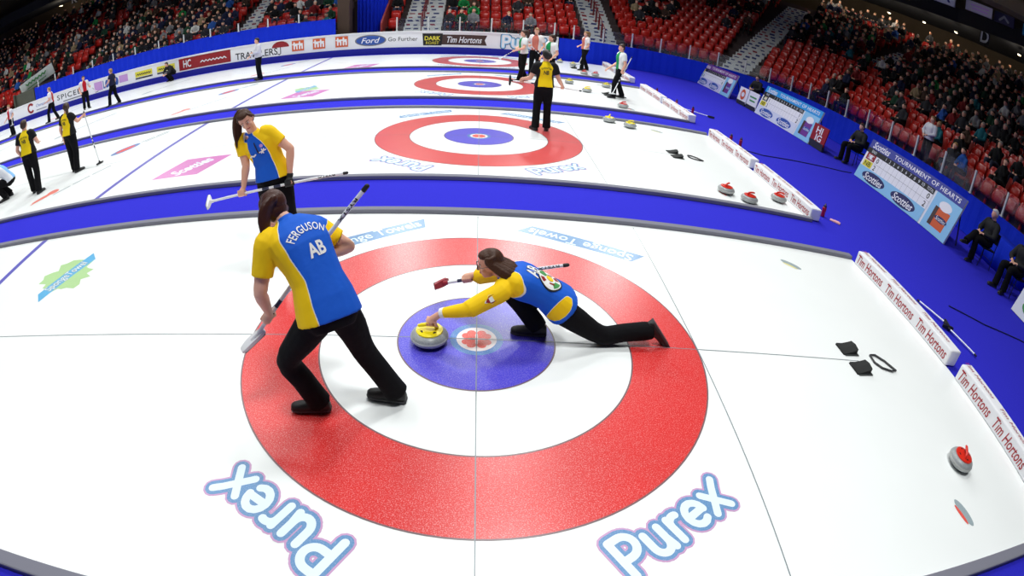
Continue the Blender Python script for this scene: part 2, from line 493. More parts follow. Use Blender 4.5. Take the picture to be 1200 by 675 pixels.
SHEETN = ['nearest', 'second', 'third', 'farthest']
for i in range(4):
    yc = STEP * i
    b = MB(); b.box(((XE + XF) / 2, (Y0 + Y1) / 2, -0.02), (XE - XF, Y1 - Y0, 0.04))
    sheet = b.build('ice_sheet', M_ICE)
    sheet.location = (0, yc, 0)
    tag(sheet, ['nearest sheet of white curling ice with the thrower on its house', 'second sheet of ice, beyond the wide blue strip',
                'third sheet of ice, between the two narrow blue strips', 'farthest sheet of ice, along the white advertising boards'][i], 'ice', kind='structure')
    Z = Vector((0, 0, 0)); U = Vector((1, 0, 0)); V = Vector((0, 1, 0))
    for (xc, sides) in ((0.0, 1), (-34.75, 0)):
        o = Vector((xc, 0, 0))
        for nm, r0, r1, m, lab in (('painted_ring', 1.219, 1.829, M_RED, 'red outer ring of the house'), ('painted_ring', 0.206, 0.61, M_BLUE, 'blue inner ring of the house'),
                                   ('painted_ring', 0.156, 0.206, M_TEAL, 'pale blue rim of the button')):
            b = MB(); b.flat_on(ring_geo(r0, r1), o, U, V, 0, 0.001)
            b.build(nm, m, sheet, label=lab)
        b = MB(); b.flat_on(disc_geo(0.156), o, U, V, 0, 0.001)
        heart = union(merge_geo(*[move_geo(merge_geo(disc_geo(0.036, 0.036, 0.028, 0.084, 16), disc_geo(0.036, 0.036, -0.028, 0.084, 16),
                 ([(-0.060, 0.074), (0, 0.014), (0.060, 0.074), (0, 0.1)], [(0, 1, 2, 3)])), rot=k * PI / 2 + PI / 4) for k in range(4)]))
        b.flat_on(heart, o, U, V, 1, 0.0018)
        b.build('painted_button', [M_BUTTON, M_HEART], sheet, label='white button with four red hearts')
        b = MB()
        for r in (1.829, 1.219, 0.61):
            b.flat_on(ring_geo(r - 0.006, r + 0.006), o, U, V, 0, 0.0016)
        b.build('ring_outline', M_EDGE, sheet)
        sg = 1 if xc > -1 else -1
        b = MB()
        b.flat_on(rect_geo(0.008, Y1 - Y0 - 0.1, xc, 0.04), Z, U, V, 0, 0.0022)
        b.flat_on(rect_geo(0.008, Y1 - Y0 - 0.1, xc + sg * 1.835, 0.04), Z, U, V, 0, 0.0022)
        b.build('painted_line', M_LINE, sheet)
        b = MB(); b.flat_on(rect_geo(0.12, Y1 - Y0 - 0.02, xc - sg * 6.45, 0.04), Z, U, V, 0, 0.0018)
        b.build('hog_line', M_HOG, sheet, label='broad lilac hog line')
    b = MB(); b.flat_on(rect_geo(42, 0.009, -17.3, 0.0), Z, U, V, 0, 0.0022)
    b.build('centre_line', M_LINE, sheet)
    # lettering round the house
    bubble(sheet, (0.835, -2.09, 0), math.radians(33), 0.28, 'rounded pale blue lettering, right way up')
    bubble(sheet, (-0.67, -1.91, 0), math.radians(147.4), 0.29, 'rounded pale blue lettering, upside down')
    banner_logo(sheet, (-1.10, 1.86, 0), math.radians(33), 1.22, 0.22, 'pale blue banner, right way up')
    banner_logo(sheet, (1.10, 1.86, 0), math.radians(154), 1.30, 0.22, 'pale blue banner, upside down')
    # stone pictures in the back corners
    for (sx, sy, a, m, lab) in ((3.86, -1.92, -75, M_HEART, 'picture of a red handled stone'), (3.84, 1.92, -40, mat_ice('ice_yellow', (232, 226, 140), 0.2), 'picture of a yellow handled stone')):
        ca, sa = math.cos(math.radians(a)), math.sin(math.radians(a))
        b = MB(); u = Vector((ca, sa, 0)); v = Vector((-sa, ca, 0))
        b.flat_on(disc_geo(0.15, 0.055, 0, 0.02), (sx, sy, 0), u, v, 0, 0.0015)
        b.flat_on(disc_geo(0.11, 0.022, 0, -0.035), (sx, sy, 0), u, v, 1, 0.0019)
        b.build('painted_stone', [M_ICEGREY, m], sheet, label=lab)
    # sponsor panels up the sheet
    u = Vector((math.cos(0.0), 0, 0)); v = Vector((0, 1, 0))
    rnd = random.Random(5 + i)
    if i in (0, 2):
        c0 = (-4.95, 1.22 if i == 0 else -0.2, 0)
        b = MB()
        blot = []
        for k in range(28):
            a = 2 * PI * k / 28; rr = 1 + 0.22 * rnd.uniform(-1, 1)
            blot.append((0.36 * rr * math.cos(a), 0.42 * rr * math.sin(a)))
        ang = math.radians(72)
        uu = Vector((math.cos(ang), math.sin(ang), 0)); vv = Vector((-math.sin(ang), math.cos(ang), 0))
        b.flat_on((blot, [tuple(range(28))]), c0, uu, vv, 0, 0.0013)
        b.flat_on(rect_geo(1.0, 0.21, 0, 0, 0.06), c0, uu, vv, 1, 0.0017)
        b.flat_on(text_fit('SpongeTowel', 0.68, 0.25, bold=0.04), c0, uu, vv, 2, 0.0021)
        b.flat_on(text_fit('SpongeTowel', 0.67, 0.22, bold=0.0), c0, uu, vv, 3, 0.0025)
        b.build('painted_panel', [M_GREEN, mat_ice('ice_panel_blue', (92, 176, 222), 0.2), M_ICEGREY, M_PALE], sheet, label='green splash crossed by a blue banner')
    if i in (1, 2, 3):
        cx, cy = [(0, 0), (-4.95, -1.2), (-4.7, -1.1), (-4.3, -1.5)][i]
        b = MB()
        b.flat_on(rect_geo(0.95, 1.0, 0, 0, 0.12), (cx, cy, 0), u, v, 0, 0.0013)
        ang = math.radians(60); uu = Vector((math.cos(ang), math.sin(ang), 0)); vv = Vector((-math.sin(ang), math.cos(ang), 0))
        b.flat_on(text_fit('Scotties', 0.85, 0.34, shear=0.2, bold=0.03), (cx, cy, 0), uu, vv, 1, 0.0018)
        b.build('painted_panel', [M_MAG, M_PALE], sheet, label='pink panel with pale lettering')
    if i in (1, 2, 3):
        cx, cy = -8.2, -1.3 + 0.1 * i
        b = MB()
        ang = math.radians(62); uu = Vector((math.cos(ang), math.sin(ang), 0)); vv = Vector((-math.sin(ang), math.cos(ang), 0))
        b.flat_on(union(merge_geo(disc_geo(0.3, 0.1, -0.35, 0), disc_geo(0.14, 0.16, -0.1, 0.02), rect_geo(0.5, 0.06, -0.45, -0.05))), (cx - 0.2, cy, 0), uu, vv, 0, 0.0014)
        b.flat_on(stroke_geo([[(-0.7, 0), (-0.3, 0)], [(-0.2, 0), (0.2, 0)], [(0.3, 0), (0.75, 0)]], 0.05), (cx + 0.25, cy + 0.35, 0), uu, vv, 1, 0.0018)
        b.build('painted_panel', [M_ORANGE, M_ICEGREY], sheet, label='small orange emblem with a grey line')
        cx, cy = -7.9, 1.35
        b = MB()
        b.flat_on(disc_geo(0.42, 0.2, -0.3, 0), (cx, cy, 0), uu, vv, 0, 0.0014)
        b.flat_on(disc_geo(0.28, 0.12, -0.3, 0), (cx, cy, 0), uu, vv, 1, 0.0018)
        b.flat_on(stroke_geo([[(0.2, 0.03), (0.55, 0.03)], [(0.65, 0.03), (1.0, 0.03)], [(0.25, -0.1), (0.9, -0.1)]], 0.06), (cx, cy, 0), uu, vv, 2, 0.0018)
        b.build('painted_panel', [M_TEAL, M_HEART, M_ICEGREY], sheet, label='blue oval emblem with a grey line')
        for cx2 in (-13.5, -19.5, -25.5):
            b = MB()
            ang2 = math.radians(58 if cx2 > -20 else 50); uu = Vector((math.cos(ang2), math.sin(ang2), 0)); vv = Vector((-math.sin(ang2), math.cos(ang2), 0))
            b.flat_on(stroke_geo([[(-1.0, 0), (-0.55, 0)], [(-0.45, 0), (0.1, 0)], [(0.2, 0), (0.5, 0)], [(0.6, 0), (1.0, 0)]], 0.1), (cx2, 0.4, 0), uu, vv, 0, 0.0018)
            b.flat_on(disc_geo(0.3, 0.14, -1.3, 0), (cx2, 0.4, 0), uu, vv, 1, 0.0018)
            b.build('painted_panel', [M_ICEGREY, M_ICEGREY if cx2 > -15 else M_HEART], sheet)

# grey foam strips along both edges of every sheet
for i in range(4):
    yc = STEP * i
    for e, yy in ((0, Y0 - 0.06), (1, Y1 + 0.06)):
        if i == 3 and e == 1: continue
        b = MB(); b.box(((XE + XF) / 2 - 0.1, yc + yy, 0.02), (XE - XF + 0.2, 0.11, 0.066))
        o = b.build('bumper_strip', M_FOAM, bevel=0.012)
        side = 'near' if e == 0 else 'far'
        tag(o, 'long grey foam bumper along the %s edge of the %s sheet of ice' % (side, SHEETN[i]), 'bumper', 'foam bumpers')

# white foam barriers across the house end of each sheet
def barrier(x, ya, yb, label):
    L = abs(yb - ya); c = (ya + yb) / 2
    t = thing('foam_barrier', label, 'barrier', (x, c, 0), 0, 'white lettered foam barriers')
    b = MB(); b.box((0.11, 0, 0.105), (0.22, L, 0.21)); b.build('foam_block', mat('foam_white', (236, 236, 240), rough=0.6), t, bevel=0.02)
    n = 3
    for k in range(n):
        yk = L / 2 - L * (k + 0.5) / n
        b = MB()
        b.flat_on(text_fit('Tim Hortons', L / n * 0.86, 0.135, shear=0.25, bold=0.01), (0, yk, 0.105), (0, -1, 0), (0, 0, 1), 0, 0.003)
        b.build('lettering', M_LETRED, t, label='dark red script on the front')
        b = MB(); b.flat_on(text_fit('Tim Hortons', L / n * 0.8, 0.075, shear=0.25), (0.12, yk + 0.1, 0.21), (0, -1, 0), (1, 0, 0), 0, 0.003)
        b.build('lettering', M_LETRED, t, label='thin red script on the top')
    return t
for i in range(4):
    yc = STEP * i
    for k, (ya, yb) in enumerate(((2.36, 0.06), (-0.16, -2.42))):
        barrier(XE - 0.03, yc + ya, yc + yb, 'white foam barrier with red script at the end of the %s sheet, %s one' % (SHEETN[i], ['far', 'near'][k]))
# ------------------------------------------------------------------ the bowl: wall path, boards, drapes
CX, CY, RA = 6.9, 16.0, 5.5
ARC = RA * PI / 2
def path(s, d=0.0, z=0.0):
    if s <= 0: return Vector((CX + s, CY + RA + d, z))
    if s >= ARC: return Vector((CX + RA + d, CY - (s - ARC), z))
    a = s / RA
    return Vector((CX + (RA + d) * math.sin(a), CY + (RA + d) * math.cos(a), z))
def facing(s):
    """direction from the stand towards the ice"""
    if s <= 0: return Vector((0, -1, 0))
    if s >= ARC: return Vector((-1, 0, 0))
    a = s / RA
    return Vector((-math.sin(a), -math.cos(a), 0))
def sweep(b, prof, s0, s1, step=0.5, mi=0, wob=None):
    """profile of (d, z) points pulled along the wall path"""
    n = max(2, int((s1 - s0) / step) + 1)
    rings = []
    for k in range(n + 1):
        s = s0 + (s1 - s0) * k / n
        w = wob(s) if wob else 0
        rings.append([path(s, d + w, z) for d, z in prof])
    return b.ring_loft(rings, mi)

YW = CY + RA
# far boards: blue kick plate, white panel, rail, sponsor prints
b = MB(); sweep(b, [(0.0, 0.0), (0.12, 0.0), (0.12, 1.02), (0.0, 1.02)], -60, -3.55, 3)
wall = b.build('wall_far', M_WHITE)
tag(wall, 'white rink boards with sponsor lettering along the far side', 'rink boards', kind='structure')
b = MB(); sweep(b, [(-0.03, -0.01), (0.0, -0.01), (0.0, 0.30), (-0.03, 0.30)], -60, -3.55, 3)
b.build('kick_plate', M_KICK, wall, label='blue kick plate')
b = MB(); sweep(b, [(-0.03, 1.02), (0.15, 1.02), (0.15, 1.07), (-0.03, 1.07)], -60, -3.55, 3)
b.build('top_rail', M_WHITE, wall)

def print_at(name, parts, mats, label):
    """parts: (geo, material index, lift) laid on the far boards, local origin given per geo in metres x, z"""
    b = MB()
    for g, mi, lift in parts:
        b.flat_on(g, (0, YW - 0.004, 0), (1, 0, 0), (0, 0, 1), mi, lift)
    return b.build(name, mats, wall, label=label)
def T(body, x0, x1, z, h, **k):
    return move_geo(text_fit(body, x1 - x0, h, **k), (x0 + x1) / 2, z)
def RC(x0, x1, z0, z1):
    return rect_geo(x1 - x0, z1 - z0, (x0 + x1) / 2, (z0 + z1) / 2)
g = move_geo(stroke_geo(BUBBLE, 0.46), 0.9, 0.42, 0.56); g2 = move_geo(stroke_geo(BUBBLE, 0.36), 0.9, 0.42, 0.56); g3 = move_geo(stroke_geo(BUBBLE, 0.2), 0.9, 0.42, 0.56)
print_at('sponsor_print', [(g, 0, .002), (g2, 1, .004), (g3, 2, .006)], [M_NAVY, M_LTBLUE, M_WHITE], 'rounded white lettering with a blue outline')
print_at('sponsor_print', [(RC(-1.68, 0.27, 0.42, 0.90), 0, .002), (T('Tim Hortons', -1.45, 0.05, 0.66, 0.3, shear=0.3, bold=0.015), 1, .004),
                           (([(0.27, 0.42), (0.27, 0.90), (0.17, 0.66)], [(0, 2, 1)]), 2, .004)], [M_BROWN, M_OFFW, M_WHITE], 'dark brown ribbon with white script')
print_at('sponsor_print', [(([(-2.48, 0.38), (-1.68, 0.38), (-1.64, 0.95), (-2.52, 0.95)], [(0, 1, 2, 3)]), 0, .003), (T('DARK', -2.42, -1.74, 0.72, 0.2, bold=0.02), 1, .005),
                           (T('ROAST', -2.36, -1.8, 0.5, 0.13), 1, .005)], [M_BLACK, M_SIGNYEL], 'black cup shape with yellow letters')
print_at('sponsor_print', [(T('Go Further', -4.02, -2.72, 0.7, 0.2), 0, .002)], [M_DARK], 'plain dark lettering')
print_at('sponsor_print', [(disc_geo(0.7, 0.27, -4.8, 0.68), 0, .002), (disc_geo(0.64, 0.22, -4.8, 0.68), 1, .004), (T('Ford', -5.22, -4.38, 0.68, 0.26, shear=0.3, bold=0.01), 2, .006)],
         [M_GREY, M_SIGNBLUE, M_WHITE], 'blue oval with white script')
for xx in (-6.1, -7.15, -8.15):
    print_at('sponsor_print', [(rect_geo(0.66, 0.6, xx, 0.7), 0, .002), (rect_geo(0.58, 0.52, xx, 0.7), 1, .004),
                               (stroke_geo([[(xx - 0.18, 0.55), (xx - 0.18, 0.86)], [(xx - 0.18, 0.72)] + [(xx - 0.05, 0.72), (xx - 0.05, 0.55)], [(xx + 0.08, 0.55), (xx + 0.08, 0.88)], [(xx + 0.08, 0.72), (xx + 0.2, 0.72), (xx + 0.2, 0.55)], [(xx - 0.24, 0.78), (xx + 0.2, 0.78)]], 0.07), 2, .006)],
             [M_OFFW, M_ORG, M_WHITE], 'orange square emblem')
print_at('sponsor_print', [(disc_geo(0.42, 0.3, -9.0, 0.72, 20, 0, PI), 0, .002), (stroke_geo([[(-9.0, 0.72), (-9.0, 0.42), (-9.06, 0.36), (-9.13, 0.4)]], 0.04), 1, .002),
                           (T('TRAVELERS', -11.3, -9.15, 0.55, 0.34, bold=0.01), 1, .002)], [M_SIGNRED, M_DARK], 'red umbrella and dark capitals')
print_at('sponsor_print', [(RC(-14.45, -11.55, 0.36, 0.98), 0, .002), (T('HC', -14.2, -13.75, 0.68, 0.4, bold=0.02), 1, .004),
          (stroke_geo([[(-13.2 + 0.1 * k, 0.64 + (0.05 if k % 2 else -0.03)) for k in range(15)]], 0.05), 1, .004)], [M_SIGNRED, M_OFFW], 'dark red panel with white letters')
for xa, xb in ((-17.2, -16.1), (-15.8, -14.7)):
    print_at('sponsor_print', [(RC(xa, xb, 0.55, 0.85), 0, .002), (stroke_geo([[(xa + 0.1 + 0.06 * k, 0.68 + (0.05 if k % 2 else -0.04)) for k in range(16)]], 0.04), 1, .004), (RC(xa, xb, 0.44, 0.52), 1, .002)],
             [M_SIGNYEL, M_DARK], 'yellow block with dark lettering')
print_at('sponsor_print', [(RC(-20.1, -19.5, 0.4, 0.9), 0, .002), (T('LOTTO', -19.45, -18.35, 0.66, 0.46, bold=0.03), 1, .003), (RC(-18.3, -17.7, 0.5, 0.9), 0, .002)], [M_LILAC, M_SIGNBLUE], 'blue and lilac lottery lettering')
print_at('sponsor_print', [(T('SPICEBO', -23.1, -20.6, 0.72, 0.3, bold=0.012, space=1.2), 0, .003), (stroke_geo([[(-22.6, 0.42), (-20.9, 0.42)]], 0.06), 1, .002)], [M_CHARCOAL, M_GREY], 'wide spaced dark capitals')
print_at('sponsor_print', [(move_geo(ring_geo(0.18, 0.32, 24, 0.6, 5.6), -25.5, 0.68), 0, .002), (T('Champions', -25.0, -23.9, 0.7, 0.24, shear=0.2), 1, .002), (stroke_geo([[(-25.0, 0.45), (-24.1, 0.45)]], 0.05), 2, .002)],
         [M_SIGNRED, M_SIGNBLUE, M_GREY], 'red swirl emblem with blue script')

# blue covered wall round the corner and along the house end
b = MB(); sweep(b, [(0.0, 0.0), (0.10, 0.0), (0.14, 1.04), (0.04, 1.04)], -3.5, 34, 0.12, 0, lambda s: 0.012 * math.sin(s * 7.0) + 0.008 * math.sin(s * 17.0))
tag(b.build('wall_end', M_DRAPE, smooth=False), 'low wall covered in blue cloth round the corner and the house end', 'wall', kind='structure')

# tall drape over the glass of the far left section
b = MB(); sweep(b, [(0.10, 1.05), (0.14, 1.05), (0.14, 1.84), (0.10, 1.84)], -31.9, -13.3, 0.06, 0, lambda s: 0.025 * math.sin(s * 18) + 0.02 * math.sin(s * 7.3))
tag(b.build('drape', M_DRAPE), 'long blue drape hung over the glass above the far left boards', 'drape')

# ------------------------------------------------------------------ stands
D0, DEP, Z00, RISE, NROW = 0.52, 0.8, 0.85, 0.36, 16
S0, S1 = -52.0, 33.0
GAPS = [(-13.4, -11.3)]
AISLE = [('far left aisle', -29.65, -28.5, 0), ('wide left aisle', -19.05, -18.15, 0), ('middle aisle', -10.4, -8.7, 0), ('right aisle', -2.1, -0.72, 0)]
CORN_A = 0.771     # corner aisle, constant width about this angle
b = MB()
for (sa, sb, stp) in ((S0, -13.4, 4), (-11.3, 0, 3), (0, ARC, 0.4), (ARC, S1, 4)):
    prof = [(D0 - 0.15, 0.0)]
    for n in range(NROW):
        d = D0 - 0.15 + DEP * n; z = Z00 + RISE * n
        prof += [(d, z), (d + DEP, z)]
    prof += [(D0 - 0.15 + DEP * NROW + 3.5, Z00 + RISE * (NROW - 1)), (D0 - 0.15 + DEP * NROW + 3.5, 0.0)]
    sweep(b, prof, sa, sb, stp)
tag(b.build('floor_terrace', mat('terrace_dark', (72, 58, 58), rough=0.85, vary=(2, 0.3))), 'stepped concrete terrace that carries the red seats', 'terrace', kind='structure')

# back wall of the bowl with a lit concourse band, and the dark roof edge
DB = D0 - 0.15 + DEP * NROW + 3.2
b = MB(); sweep(b, [(DB, 0), (DB + 0.3, 0), (DB + 0.3, 18), (DB, 18)], S0 - 15, S1, 1.5)
tag(b.build('wall_back', mat('hall_wall', (74, 62, 46), rough=0.9, vary=(0.6, 0.35))), 'dark brown wall behind the top of the stands', 'wall', kind='structure')
b = MB(); sweep(b, [(DB - 4.5, 8.6), (DB, 8.6), (DB, 9.5), (DB - 4.5, 9.5)], S0 - 15, S1, 1.5)
tag(b.build('ceiling_edge', mat('roof_dark', (22, 26, 34), rough=0.9)), 'dark underside of the upper gallery above the stands', 'ceiling', kind='structure')

def corner_half(d):
    return 0.66 / (RA + d)
def in_aisle(s, d):
    for nm, a, c, _ in AISLE:
        if a <= s <= c: return True
    if 0 < s < ARC and abs(s / RA - CORN_A) < corner_half(d) + 0.01: return True
    if 0 < s < ARC and abs(s / RA - 1.26) < 0.55 / (RA + d) and d > 6.5: return True
    return False

# aisle stairs: white risers with dark blue and red prints
M_STEPW = mat('step_white', (206, 208, 208), rough=0.6, vary=(5, 0.12))
M_STEPB = mat('step_print_blue', (48, 58, 116), rough=0.6)
M_STEPR = mat('step_print_red', (140, 44, 58), rough=0.6)
def stairs(label, sfun, wid, d_from=0, d_to=NROW - 1, rail=None):
    t = thing('aisle_stairs', label, 'stairs', path(sfun(0.5), D0, 0) if sfun(0.5) is not None else (0, 0, 0))
    org = Vector(t.location)
    rnd = random.Random(int(wid * 100) + int(abs(sfun(1.0)) * 10))
    for n in range(d_from, d_to):
        for h in ((1,) if n == 0 else (0, 1)):
            d = D0 - 0.15 + DEP * n - (0.4 if h == 0 else 0.0); z = Z00 + RISE * n - (RISE / 2 if h == 0 else 0)
            sc = sfun(d)
            f = facing(sc); side = Vector((-f.y, f.x, 0))
            p = path(sc, d - 0.05, z - 0.09) - org
            b = MB()
            b.box(p - f * 0.225, (1, 1, 1), 0, ax=(side * wid, -f * 0.455, Vector((0, 0, 0.19))))
            k = -wid / 2 + 0.08
            while k < wid / 2 - 0.25:
                ww = rnd.uniform(0.14, 0.3)
                b.flat_on(rect_geo(ww, rnd.uniform(0.05, 0.1), k + ww / 2, rnd.uniform(-0.02, 0.02), rnd.uniform(-.03, .03)), p + f * 0.003, side, (0, 0, 1), rnd.choice((1, 1, 2)), 0.001)
                k += ww + rnd.uniform(0.1, 0.28)
            for q in range(2):
                b.flat_on(rect_geo(rnd.uniform(0.1, 0.2), 0.07, rnd.uniform(-wid / 2 + .15, wid / 2 - .15), rnd.uniform(-.1, .1)), p + Vector((0, 0, 0.0955)) - f * 0.2, side, -f, rnd.choice((1, 2)), 0.001)
            b.build('step', [M_STEPW, M_STEPB, M_STEPR], t)
    if rail:
        for n in range(d_from, d_to):
            d = D0 + DEP * n + 0.1; sc = sfun(d); z = Z00 + RISE * n
            b = MB()
            p = path(sc, d, z) - org; q = path(sfun(d + 0.6), d + 0.6, z + 0.27) - org
            b.tube([p, p + Vector((0, 0, 0.85)), q + Vector((0, 0, 0.85)), q], 0.022, 6)
            b.build('handrail', mat('rail_red', (112, 32, 36), rough=0.4), t)
    return t
for nm, a, c, _ in AISLE:
    stairs('white stairs with blue prints on the risers of the %s' % nm, (lambda m: (lambda d: m))((a + c) / 2), c - a, rail=nm in ('right aisle', 'middle aisle'))
stairs('white stairs with blue prints running up the corner of the stands', lambda d: CORN_A * RA, 1.36)
stairs('short white stairs high in the corner stand below the dark wall', lambda d: 1.26 * RA, 1.0, 9, 13)

b = MB(); b.box((-10, 20, 17.2), (110, 80, 0.3)); tag(b.build('ceiling', mat('roof_black', (30, 32, 38), rough=0.9)), 'dark roof high above the ice', 'ceiling', kind='structure')
# gap in the far stand: brown pillar, blue curtain, red side wall
b = MB(); b.box((CX - 13.05, YW + 0.9, 2.2), (0.55, 0.7, 4.4)); tag(b.build('pillar', mat('pillar_brown', (70, 52, 40), rough=0.8)), 'dark brown pillar beside the blue curtain in the far stand', 'pillar', kind='structure')
b = MB()
n = 40
rings = []
for k in range(n + 1):
    x = CX - 12.75 + 1.45 * k / n; y = YW + 2.2 + 0.05 * math.sin(k * 1.3)
    rings.append([Vector((x, y, 0.0)), Vector((x, y + 0.04, 0.0)), Vector((x, y + 0.04, 5.2)), Vector((x, y, 5.2))])
b.ring_loft(rings); tag(b.build('curtain', M_DRAPE), 'blue curtain closing the gap in the far stand', 'curtain')
b = MB()
b.add([(CX - 11.32, YW + 0.3, 0), (CX - 11.32, YW + 6, 0), (CX - 11.32, YW + 6, 4.2), (CX - 11.32, YW + 0.3, 1.5), (CX - 11.24, YW + 0.3, 0), (CX - 11.24, YW + 6, 0), (CX - 11.24, YW + 6, 4.2), (CX - 11.24, YW + 0.3, 1.5)],
      [(0, 1, 2, 3), (7, 6, 5, 4), (0, 3, 7, 4), (1, 5, 6, 2), (3, 2, 6, 7), (0, 4, 5, 1)])
tag(b.build('wall_side', mat('side_red', (128, 34, 30), rough=0.7)), 'sloping red side wall right of the blue curtain', 'wall', kind='structure')
# gap at the left end of the drape
b = MB(); b.box((CX - 33.0, YW + 0.75, 0.92), (2.1, 1.1, 1.84)); b.box((CX - 33.9, YW + 0.1, 0.95), (0.1, 0.14, 1.9)); b.box((CX - 32.0, YW + 0.1, 0.95), (0.1, 0.14, 1.9))
tag(b.build('wall_gate', mat('gate_grey', (74, 76, 66), rough=0.8, vary=(2, 0.3))), 'grey gate wall at the left end of the blue drape', 'wall', kind='structure')

# glass bays on top of the boards
pr = MB(); pr.box((0, 0, 0.34), (0.055, 0.05, 0.70)); pr.box((0, 0, 0.012), (0.1, 0.09, 0.03))
pm = pr.mesh('post', mat('post_white', (205, 208, 208), rough=0.5))
NUMW = ['first', 'second', 'third', 'fourth', 'fifth', 'sixth', 'seventh', 'eighth', 'ninth', 'tenth', 'eleventh', 'twelfth', 'thirteenth', 'fourteenth', 'fifteenth',
        'sixteenth', 'seventeenth', 'eighteenth', 'nineteenth', 'twentieth']
TENS = {20: 'twenty', 30: 'thirty', 40: 'forty', 50: 'fifty', 60: 'sixty', 70: 'seventy', 80: 'eighty', 90: 'ninety'}
def nth(n):
    if n <= 20: return NUMW[n - 1]
    t = n // 10 * 10
    if n % 10 == 0: return TENS[t][:-1] + 'ieth'
    return TENS[t] + '-' + NUMW[n % 10 - 1]
def bays(s0, s1, pitch, z, ph, where, first):
    s = s0; k = 0
    while s < s1 - 0.01:
        k += 1
        e = min(s + pitch, s1)
        t = thing('glass_screen', 'clear glass bay %s, %s from %s' % (where, nth(k), first), 'glass screen', path(s, 0.07, z), 0, 'glass bays on the boards')
        o = link('post', pm, t); f = facing(s); o.rotation_euler = (0, 0, math.atan2(f.y, f.x) + PI / 2); o.scale = (1, 1, ph / 0.69)
        b = MB(); pa = path(s, 0.07, 0) - path(s, 0.07, 0); pb = path(e, 0.07, 0) - path(s, 0.07, 0)
        n_ = Vector((-(pb - pa).y, (pb - pa).x, 0)).normalized() * 0.005; up = Vector((0, 0, ph - 0.04))
        b.ring_loft([[pa - n_, pa + n_, pb + n_, pb - n_], [pa - n_ + up, pa + n_ + up, pb + n_ + up, pb - n_ + up]])
        b.build('pane', M_GLASS, t)
        s = e
bays(-10.55, -3.55, 1.36, 1.07, 0.68, 'on the white far boards', 'the pillar')
bays(-2.9, 24.0, 1.32, 1.05, 0.68, 'on the blue cloth wall', 'the white boards')
bays(-31.5, -13.5, 1.5, 1.82, 0.42, 'above the blue drape', 'its left end')
# ------------------------------------------------------------------ bodies: lofted limbs fused into one skin
def fuse(mb, voxel, smooth=3, factor=0.5):
    """one continuous surface from overlapping closed shapes"""
    me = mb.mesh('t', [])
    ob = bpy.data.objects.new('t', me); COL.objects.link(ob)
    r = ob.modifiers.new('r', 'REMESH'); r.mode = 'VOXEL'; r.voxel_size = voxel; r.use_smooth_shade = True
    if smooth:
        s = ob.modifiers.new('s', 'SMOOTH'); s.factor = factor; s.iterations = smooth
    bpy.context.view_layer.update()
    out = bpy.data.meshes.new_from_object(ob.evaluated_get(bpy.context.evaluated_depsgraph_get()))
    bpy.data.objects.remove(ob); bpy.data.meshes.remove(me)
    return out

def seg_dist(p, a, b):
    ab = b - a; t = max(0, min(1, (p - a).dot(ab) / max(ab.length_squared, 1e-9)))
    return (p - (a + ab * t)).length

V3 = Vector
SKIN = mat('skin_light', (226, 172, 146), rough=0.5, spec=0.35)
SKIN2 = mat('skin_tan', (198, 142, 112), rough=0.5, spec=0.35)
JACKETS = [('black', (18, 18, 20)), ('charcoal', (46, 46, 50)), ('dark green', (26, 62, 44)), ('navy', (24, 30, 58)), ('brown', (66, 48, 38)), ('white', (206, 206, 204)),
           ('blue', (40, 84, 160)), ('grey', (120, 120, 124)), ('dark red', (110, 22, 26)), ('teal', (30, 100, 112)), ('green', (24, 122, 62)), ('tan', (150, 130, 100))]
JM = [mat('jacket_' + n.replace(' ', '_'), c, rough=0.8, spec=0.2) for n, c in JACKETS]
TROU = [mat('trousers_black', (20, 20, 22), rough=0.85), mat('trousers_blue', (38, 44, 66), rough=0.85), mat('trousers_grey', (66, 62, 60), rough=0.85)]
HAIRS = [mat('hair_brown', (62, 42, 30), rough=0.55), mat('hair_black', (24, 20, 18), rough=0.55), mat('hair_grey', (150, 146, 140), rough=0.6), mat('hair_fair', (152, 118, 74), rough=0.55)]

